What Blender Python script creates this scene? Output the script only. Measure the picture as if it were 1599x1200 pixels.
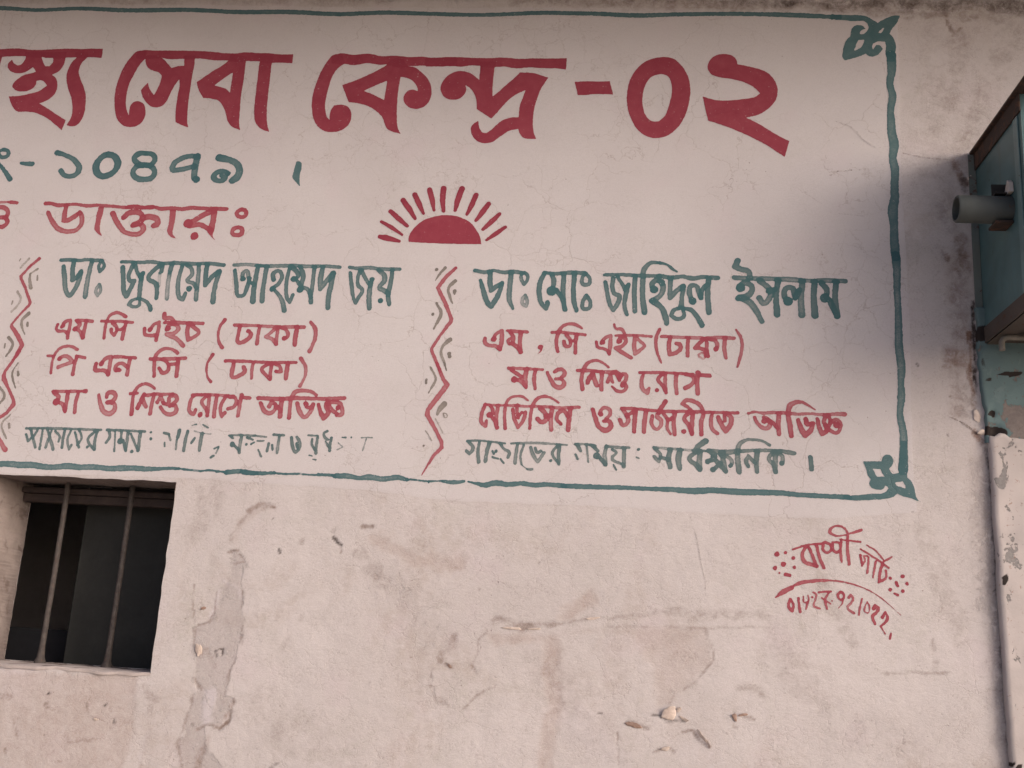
import bpy, math, random
import numpy as np
from mathutils import Matrix, Vector

for _o in list(bpy.data.objects):
    bpy.data.objects.remove(_o)
scene = bpy.context.scene
random.seed(4)
R = math.radians

# ------------------------------------------------------------------ camera
cam_data = bpy.data.cameras.new('camera')
cam_data.sensor_fit = 'HORIZONTAL'
cam_data.sensor_width = 36.0
cam_data.lens = 36.0 * 1600.0 / 1599.0
cam_data.clip_start = 0.05
cam_data.clip_end = 500.0
cam = bpy.data.objects.new('camera', cam_data)
scene.collection.objects.link(cam)
cam.matrix_world = Matrix(((0.99264562, -0.03137904, 0.11691891, 0.0),
                           (0.10605062, -0.2403432, -0.96487741, -3.2),
                           (0.05837759, 0.97018065, -0.23524786, 1.55),
                           (0, 0, 0, 1)))
scene.camera = cam

# ------------------------------------------------------------------ sky and sun
SUN_EL, SUN_AZ = R(21), R(60)          # height of the hazy sun, and how far to the right of the wall's normal
world = bpy.data.worlds.new('World')
scene.world = world
world.use_nodes = True
wn = world.node_tree
for n in list(wn.nodes):
    wn.nodes.remove(n)
sky = wn.nodes.new('ShaderNodeTexSky')
sky.sky_type = 'NISHITA'
sky.sun_disc = False
sky.sun_elevation = SUN_EL
sky.sun_rotation = math.pi - SUN_AZ
sky.air_density = 0.35
sky.dust_density = 2.8
sky.ozone_density = 0.0
bg = wn.nodes.new('ShaderNodeBackground')
bg.inputs['Strength'].default_value = 0.15
wo = wn.nodes.new('ShaderNodeOutputWorld')
wn.links.new(sky.outputs[0], bg.inputs['Color'])
wn.links.new(bg.outputs[0], wo.inputs['Surface'])

sun_data = bpy.data.lights.new('sun', 'SUN')
sun_data.energy = 0.8
sun_data.angle = R(26)
sun_data.color = (1.0, 0.96, 0.92)
sun = bpy.data.objects.new('sun', sun_data)
scene.collection.objects.link(sun)
sdir = Vector((math.sin(SUN_AZ) * math.cos(SUN_EL), -math.cos(SUN_AZ) * math.cos(SUN_EL), math.sin(SUN_EL)))
sun.rotation_euler = sdir.to_track_quat('Z', 'Y').to_euler()
sun.location = (3, -6, 6)

vs = scene.view_settings
vs.view_transform = 'Standard'
vs.look = 'None'
vs.exposure = 0.6
vs.gamma = 1.0
vs.use_curve_mapping = False
scene.cycles.max_bounces = 6

# ------------------------------------------------------------------ helpers
def setp(o, label=None, category=None, group=None, kind=None):
    if label: o['label'] = label
    if category: o['category'] = category
    if group: o['group'] = group
    if kind: o['kind'] = kind
    return o

def empty(name, loc, label, category, group=None):
    o = bpy.data.objects.new(name, None)
    o.empty_display_size = 0.1
    scene.collection.objects.link(o)
    o.location = loc
    return setp(o, label, category, group)

def link(name, me, mat, parent=None, smooth=False, label=None):
    if mat is not None: me.materials.append(mat)
    if smooth: me.polygons.foreach_set('use_smooth', [True] * len(me.polygons))
    o = bpy.data.objects.new(name, me)
    scene.collection.objects.link(o)
    if parent is not None:
        # vertices stay in world metres, so textures run on from piece to piece
        o.parent = parent
        q, off = parent, Vector((0, 0, 0))
        while q is not None:
            off += q.location
            q = q.parent
        o.location = -off
    if label: o['label'] = label
    return o

def mesh_np(name, co, faces):
    """faces: list of index tuples or (n,4) array"""
    me = bpy.data.meshes.new(name)
    if isinstance(faces, np.ndarray):
        nf, k = faces.shape
        me.vertices.add(len(co)); me.vertices.foreach_set('co', np.asarray(co, np.float32).ravel())
        me.loops.add(nf * k); me.loops.foreach_set('vertex_index', faces.astype(np.int32).ravel())
        me.polygons.add(nf); me.polygons.foreach_set('loop_start', np.arange(0, nf * k, k, dtype=np.int32))
        me.update(calc_edges=True)
    else:
        me.from_pydata([tuple(map(float, c)) for c in co], [], faces)
        me.update()
    return me

class MB:
    def __init__(self): self.v = []; self.f = []
    def box(self, x0, x1, y0, y1, z0, z1, bev=0.0):
        b = bev; n = len(self.v)
        if b <= 0:
            self.v += [(x, y, z) for x in (x0, x1) for y in (y0, y1) for z in (z0, z1)]
            self.f += [tuple(n + i for i in q) for q in ((0, 1, 3, 2), (4, 6, 7, 5), (0, 4, 5, 1), (2, 3, 7, 6), (0, 2, 6, 4), (1, 5, 7, 3))]
            return self
        # chamfered box: three points per corner
        idx = {}
        for i, x in enumerate((x0, x1)):
            for j, y in enumerate((y0, y1)):
                for k, z in enumerate((z0, z1)):
                    sx, sy, sz = (1 - 2 * i) * b, (1 - 2 * j) * b, (1 - 2 * k) * b
                    idx[i, j, k, 0] = len(self.v); self.v.append((x, y + sy, z + sz))
                    idx[i, j, k, 1] = len(self.v); self.v.append((x + sx, y, z + sz))
                    idx[i, j, k, 2] = len(self.v); self.v.append((x + sx, y + sy, z))
        I = idx
        for i in (0, 1):
            q = [I[i, 0, 0, 0], I[i, 0, 1, 0], I[i, 1, 1, 0], I[i, 1, 0, 0]]; self.f.append(tuple(q if i == 0 else q[::-1]))
            q = [I[0, i, 0, 1], I[1, i, 0, 1], I[1, i, 1, 1], I[0, i, 1, 1]]; self.f.append(tuple(q if i == 0 else q[::-1]))
            q = [I[0, 0, i, 2], I[0, 1, i, 2], I[1, 1, i, 2], I[1, 0, i, 2]]; self.f.append(tuple(q if i == 0 else q[::-1]))
        for a in (0, 1):
            for c in (0, 1):
                self.f.append((I[a, c, 0, 0], I[a, c, 0, 1], I[a, c, 1, 1], I[a, c, 1, 0]))
                self.f.append((I[a, 0, c, 0], I[a, 0, c, 2], I[a, 1, c, 2], I[a, 1, c, 0]))
                self.f.append((I[0, a, c, 1], I[0, a, c, 2], I[1, a, c, 2], I[1, a, c, 1]))
                for d in (0, 1):
                    self.f.append((I[a, c, d, 0], I[a, c, d, 1], I[a, c, d, 2]))
        return self
    def tube(self, pts, r, n=20, r_in=None, wob=0.0):
        """solid round bar along pts; r may be a list; r_in makes the open end hollow"""
        pts = [Vector(p) for p in pts]
        rr = r if isinstance(r, (list, tuple)) else [r] * len(pts)
        t0 = (pts[1] - pts[0]).normalized()
        u = t0.orthogonal().normalized()
        rings = []
        for i, p in enumerate(pts):
            t = (pts[min(i + 1, len(pts) - 1)] - pts[max(i - 1, 0)]).normalized()
            u = (u - t * u.dot(t)).normalized(); w = t.cross(u)
            s = len(self.v)
            for k in range(n):
                a = 2 * math.pi * k / n
                q = rr[i] * (1 + random.uniform(-wob, wob))
                self.v.append(tuple(p + (u * math.cos(a) + w * math.sin(a)) * q))
            rings.append(s)
        for a, b in zip(rings, rings[1:]):
            for k in range(n):
                self.f.append((a + k, a + (k + 1) % n, b + (k + 1) % n, b + k))
        self.f.append(tuple(rings[-1] + k for k in range(n)))
        if r_in is None:
            self.f.append(tuple(rings[0] + k for k in range(n))[::-1])
        else:
            t = t0; u = t.orthogonal().normalized(); w = t.cross(u)
            s0 = len(self.v)
            for k in range(n):
                a = 2 * math.pi * k / n; self.v.append(tuple(pts[0] + (u * math.cos(a) + w * math.sin(a)) * r_in))
            s1 = len(self.v); dp = min(0.12, (pts[-1] - pts[0]).length * 0.7)
            for k in range(n):
                a = 2 * math.pi * k / n; self.v.append(tuple(pts[0] + t * dp + (u * math.cos(a) + w * math.sin(a)) * r_in))
            for k in range(n):
                k2 = (k + 1) % n
                self.f.append((rings[0] + k2, rings[0] + k, s0 + k, s0 + k2))
                self.f.append((s0 + k2, s0 + k, s1 + k, s1 + k2))
            self.f.append(tuple(s1 + k for k in range(n))[::-1])
        return self
    def build(self, name, mat, parent=None, smooth=False, label=None):
        me = mesh_np(name, self.v, self.f)
        o = link(name, me, mat, parent, smooth, label)
        if smooth:
            try:
                me.set_sharp_from_angle(angle=R(38))
            except Exception:
                pass
        return o

_TAB = {}
# numpy value noise ---------------------------------------------------
def vnoise(x, z, cell, seed, octaves=4, gain=0.5):
    """smooth noise in -1..1 at metres x, z"""
    out = np.zeros(np.shape(x)); amp = 1.0; tot = 0.0
    for o in range(octaves):
        N = 256
        if (seed, o) not in _TAB: _TAB[seed, o] = np.random.RandomState(seed * 131 + o * 17).rand(N, N) * 2 - 1
        tab = _TAB[seed, o]
        u = x / cell + 57.3 + o * 11.7; v = z / cell + 91.1 + o * 5.3
        iu = np.floor(u).astype(int); iv = np.floor(v).astype(int)
        fu = u - iu; fv = v - iv
        fu = fu * fu * (3 - 2 * fu); fv = fv * fv * (3 - 2 * fv)
        a = tab[iu % N, iv % N]; b = tab[(iu + 1) % N, iv % N]; c = tab[iu % N, (iv + 1) % N]; d = tab[(iu + 1) % N, (iv + 1) % N]
        out = out + amp * ((a * (1 - fu) + b * fu) * (1 - fv) + (c * (1 - fu) + d * fu) * fv)
        tot += amp; amp *= gain; cell = cell / 2.03
    return out / tot * 1.5

def seg_dist(px, pz, a, b):
    dx, dz = b[0] - a[0], b[1] - a[1]
    L2 = dx * dx + dz * dz + 1e-12
    t = np.clip(((px - a[0]) * dx + (pz - a[1]) * dz) / L2, 0, 1)
    return np.hypot(px - a[0] - t * dx, pz - a[1] - t * dz), t

def poly_sdf(px, pz, P):
    """signed distance to the closed polygon P (n,2); negative inside"""
    d = np.full(px.shape, 1e9); ins = np.zeros(px.shape, bool)
    n = len(P)
    for i in range(n):
        a, b = P[i], P[(i + 1) % n]
        d = np.minimum(d, seg_dist(px, pz, a, b)[0])
        c = (a[1] > pz) != (b[1] > pz)
        if c.any():
            xi = (b[0] - a[0]) * (pz - a[1]) / (b[1] - a[1] + 1e-12) + a[0]
            ins ^= c & (px < xi)
    return np.where(ins, -d, d)

# ------------------------------------------------------------------ wall data (millimetres on the wall: along it, above the ground)
MARKS = '''A bare 0 0.52 -1270 1754 -1205 1735 -1198 1705 -1221 1675 -1204 1632 -1208 1602 -1193 1545 -1193 1480 -1200 1416 -1221 1372 -1222 1316 -1190 1304 -1198 1248 -1209 1216 -1267 1202 -1269 1161 -1216 1097 -1332 1075 -1355 1155 -1346 1224 -1325 1295 -1306 1325 -1334 1358 -1339 1422 -1354 1507 -1302 1524 -1287 1583 -1283 1642 -1251 1666 -1268 1709
M dirt 7.7 0.5 -1368 1637 -1364 1579 -1352 1522
M dirt 10.7 0.4 -1350 1507 -1339 1422
M dirt 9.1 0.6 -1334 1358 -1303 1325
M dirt 13.4 0.4 -1325 1295 -1342 1225 -1356 1162 -1334 1088
M dirt 9.2 0.4 -1204 1632 -1205 1573
M dirt 10.6 0.45 -1194 1516 -1190 1459
M dirt 7.5 0.4 -1204 1416 -1221 1372 -1222 1316
M dirt 10.5 0.7 -1304 1200 -1269 1216 -1231 1211 -1203 1234 -1190 1304
M dirt 7.7 0.55 -1292 1620 -1289 1569 -1302 1524 -1340 1515
M dirt 17.2 0.5 -1139 1894 -1179 1901 -1205 1892 -1216 1880
M dirt 12.5 0.38 -1225 1865 -1246 1837
M dirt 9.4 0.3 -1252 1822 -1265 1803 -1265 1776
M rust 7 0.5 -1147 1895 -1131 1894
M pink 31.2 0.25 -1185 1889 -1243 1845 -1258 1784
M dirt 7 0.7 -1273 1746 -1239 1755 -1204 1720 -1241 1711
M light 45 0.8 -1270 1306 -1272 1264 -1270 1223
M soot 6.1 0.9 -1266 1423 -1270 1440 -1248 1447 -1248 1426
M soot 10.7 0.95 -929 1811 -915 1795 -902 1787
M dirt 7.6 0.6 -906 1787 -902 1765
M bare 19.9 0.5 -931 1830 -927 1838
M dirt 16.9 0.5 -1034 1799 -1029 1788
M dirt 18.2 0.7 -836 1848 -805 1849
M soot 5.4 0.8 -1135 1859 -1133 1858
M soot 4.6 0.7 -1104 1762 -1100 1753
M dirt 16 0.26 -513 1534 -536 1484
M dirt 21.8 0.4 -554 1473 -570 1447
M dirt 13 0.3 -581 1426 -583 1378
M bare 21.6 0.3 -582 1371 -557 1331
M dirt 10.1 0.5 -567 1454 -522 1436
M soot 7.2 0.4 -582 1419 -577 1392
M dirt 21.5 0.28 -558 1345 -532 1326
M dirt 15.1 0.18 -1005 1570 -1014 1541
M dirt 19.5 0.14 -1046 1496 -1053 1453
M dirt 22.5 0.12 -1105 1351 -1132 1322
M dirt 44.4 0.16 -1032 1110 -1049 1190 -1047 1238
M soot 8.8 0.5 -1054 1111 -1033 1123
M dirt 22.5 0.35 -1208 1268 -1188 1290
M dirt 52.4 0.18 -839 1761 -797 1719 -756 1677
M pink 51.8 0.4 -790 1807 -649 1748 -508 1748
M soot 3.8 0.6 -1377 1363 -1376 1361
M soot 6 0.9 -1323 1215 -1316 1214
M dirt 21.4 0.5 -395 1578 -366 1578 -322 1566 -272 1573 -194 1586
M light 10.1 0.8 -344 1562 -322 1561
M dirt 12.7 0.3 -194 1588 -109 1603 32 1620 88 1628
M dirt 30.9 0.3 88 1638 172 1633 242 1633 311 1641 424 1637
M dirt 6.9 0.3 -51 1585 103 1591 229 1597 424 1609
M pink 50 0.5 -181 1613 -139 1643 -104 1663
A pink 0 0.42 -422 1547 -192 1553 -184 1302 -202 1162 -243 1159 -233 1366 -248 1529 -391 1507
M pink 34.7 0.42 -217 1545 -212 1367 -223 1167
A pink 0 0.28 -186 1560 236 1599 264 1505 177 1406 109 1355 100 1454 34 1559
M dirt 6.9 0.35 239 1592 264 1532 263 1505 217 1442 149 1397 136 1370
M dirt 8.6 0.4 -419 1547 -443 1524 -440 1490 -459 1447 -443 1421
M dirt 10 0.4 -384 1390 -439 1359 -479 1316
M dirt 18.9 0.45 -523 1527 -513 1492
M soot 8.2 0.6 89 1340 109 1338 130 1323 185 1327
M dirt 11 0.5 14 1315 76 1299
M dirt 8.1 0.6 179 1293 206 1302 240 1265 257 1259
M dirt 6.7 0.5 327 1366 327 1323 338 1317
M dirt 8.1 0.5 341 1357 381 1346
M dirt 27.1 0.3 347 1430 408 1420
M dirt 5.4 0.5 98 1235 139 1251 153 1239
M soot 3.5 0.6 -70 1334 -60 1333
M soot 3.6 0.6 -271 1762 -269 1761
M dirt 10.3 0.5 -453 1676 -447 1672
M dirt 44.4 0.13 -427 1854 -496 1771
M dirt 3.4 0.6 -13 1287 -6 1195
A pink 0 0.4 -2357 1313 -1514 1348 -1500 1241 -1503 1170 -1523 1065 -2291 1010
M dirt 10.5 0.35 -1666 1254 -1660 1235
M soot 8.5 1 -1800 1279 -1799 1279
M dirt 4.3 0.7 -1804 1246 -1793 1245
M soot 6.3 0.9 -1611 1254 -1605 1258
M dirt 8.4 0.8 -1590 1245 -1580 1231
M soot 9.4 0.8 -1573 1217 -1570 1205
M dirt 26.8 0.35 -1993 1262 -1927 1259
M dirt 31.2 0.3 -1488 1314 -1430 1279
M dirt 15.4 0.25 -1455 1268 -1451 1173 -1468 1078
M light 13.4 0.3 -1454 1192 -1465 1125 -1478 1078
M dirt 4.2 0.5 -1805 1240 -1748 1220
M dirt 4.7 0.5 -1758 1124 -1749 1101
M dirt 12.5 0.45 -1750 1077 -1719 1082
M dirt 5.3 0.5 -1915 1103 -1897 1067
M dirt 3.2 0.4 -1906 1200 -1877 1135
M dirt 3.1 0.35 -1729 1168 -1707 1137 -1620 1152
M soot 5.2 0.6 -1377 1363 -1375 1363
M bare 111.2 0.34 1095 1243 1071 1610 1065 1868 1058 2098
M soot 44.4 0.22 1104 1244 1078 1521 1074 1794 1067 2098
M soot 15.6 0.6 1071 2177 1081 2002 1082 1794 1091 1433 1096 1261
M soot 14.7 0.6 1079 2041 1084 1993
M soot 14.5 0.7 1090 1955 1087 1832
M soot 21.2 0.6 1082 1593 1085 1521
M dirt 99.5 0.15 1246 3668 1163 3453 1072 3243 1014 3038
M dirt 60.1 0.3 1108 3360 1072 3243 1049 3174
M soot 59.4 0.14 960 2949 979 2927
M rust 27.8 0.6 1021 3111 1035 3079 1050 3050
M soot 23.8 0.6 1045 3072 1052 3016
M dirt 58.4 0.55 1026 2861 1031 2753
M dirt 23.5 0.7 975 2806 980 2791
M rust 69 0.2 1011 2796 1007 2646 1003 2499
A rust 0 0.45 953 2497 1043 2500 1040 2430 954 2427
M rust 64.2 0.18 988 2416 992 2294
M rust 17 0.9 1039 2541 1039 2458 1033 2397 1042 2346
M soot 15.1 0.9 1055 2647 1051 2459 1048 2356
M dirt 26.3 0.6 1041 2336 1043 2296
M rust 18.7 0.7 1035 2231 1063 2196
M soot 9.6 0.7 878 2437 883 2429
M soot 6.6 0.6 959 2212 961 2210
M dirt 7.6 0.7 971 2333 975 2330
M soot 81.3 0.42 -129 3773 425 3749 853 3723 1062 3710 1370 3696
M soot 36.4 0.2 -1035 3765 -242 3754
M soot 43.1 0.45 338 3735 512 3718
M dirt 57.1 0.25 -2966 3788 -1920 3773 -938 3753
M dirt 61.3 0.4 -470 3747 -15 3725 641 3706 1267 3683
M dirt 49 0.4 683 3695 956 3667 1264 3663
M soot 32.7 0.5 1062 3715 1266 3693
M dirt 14.5 0.75 1015 3662 1021 3627 1031 3610
M dirt 14.5 0.6 1025 3610 1041 3598
M dirt 10.3 0.6 1058 3612 1032 3584
M dirt 45.1 0.3 1123 3680 1183 3645
M dirt 47.7 0.2 556 1795 664 1586
M dirt 71.8 0.15 875 1916 972 1605
M dirt 17.9 0.35 893 1600 901 1519
M dirt 10.7 0.4 753 1497 825 1505 933 1508
M dirt 119.8 0.1 974 3574 937 3128 943 3015
M dirt 81 0.22 1056 3574 1008 3383 961 3243
M dirt 59.1 0.25 993 3016 1007 2883
M dirt 57.6 0.16 1019 2710 1012 2541
M bare 56.6 0.25 1005 2375 1011 2294
M dirt 169.6 0.1 -237 1439 -39 1269
M dirt 158.5 0.1 -1121 1289 -864 1158
M bare 119.6 0.16 -754 1698 -576 1513
M dirt 107.6 0.13 -1351 1934 -1398 1807
M dirt 109.4 0.12 424 1554 570 1417
M bare 124.3 0.14 606 1366 819 1310
M light 112.3 0.3 -134 1299 -17 1199
M light 91.7 0.25 205 1233 278 1211
M light 12.4 0.8 -1301 1539 -1287 1583 -1285 1627
M light 10.7 0.6 -1273 1657 -1224 1638 -1204 1602
M rust 15 0.35 -1201 1276 -1220 1247
M dirt 29.8 0.4 -1275 1147 -1290 1091
M rust 19.4 0.3 -1263 1175 -1284 1105
M dirt 22.8 0.35 -1320 1423 -1299 1438 -1270 1397
A sign 0 1 -3232 3764 -2430 3753 -1665 3737 -700 3713 -15 3702 640 3691 852 3668 855 3479 848 3128 857 2750 859 2453 854 2169 860 2012 862 1973 614 1942 386 1939 154 1942 -43 1947 -243 1946 -568 1944 -862 1968 -1096 1970 -1378 1979 -1754 1976 -2794 1947
'''
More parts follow.
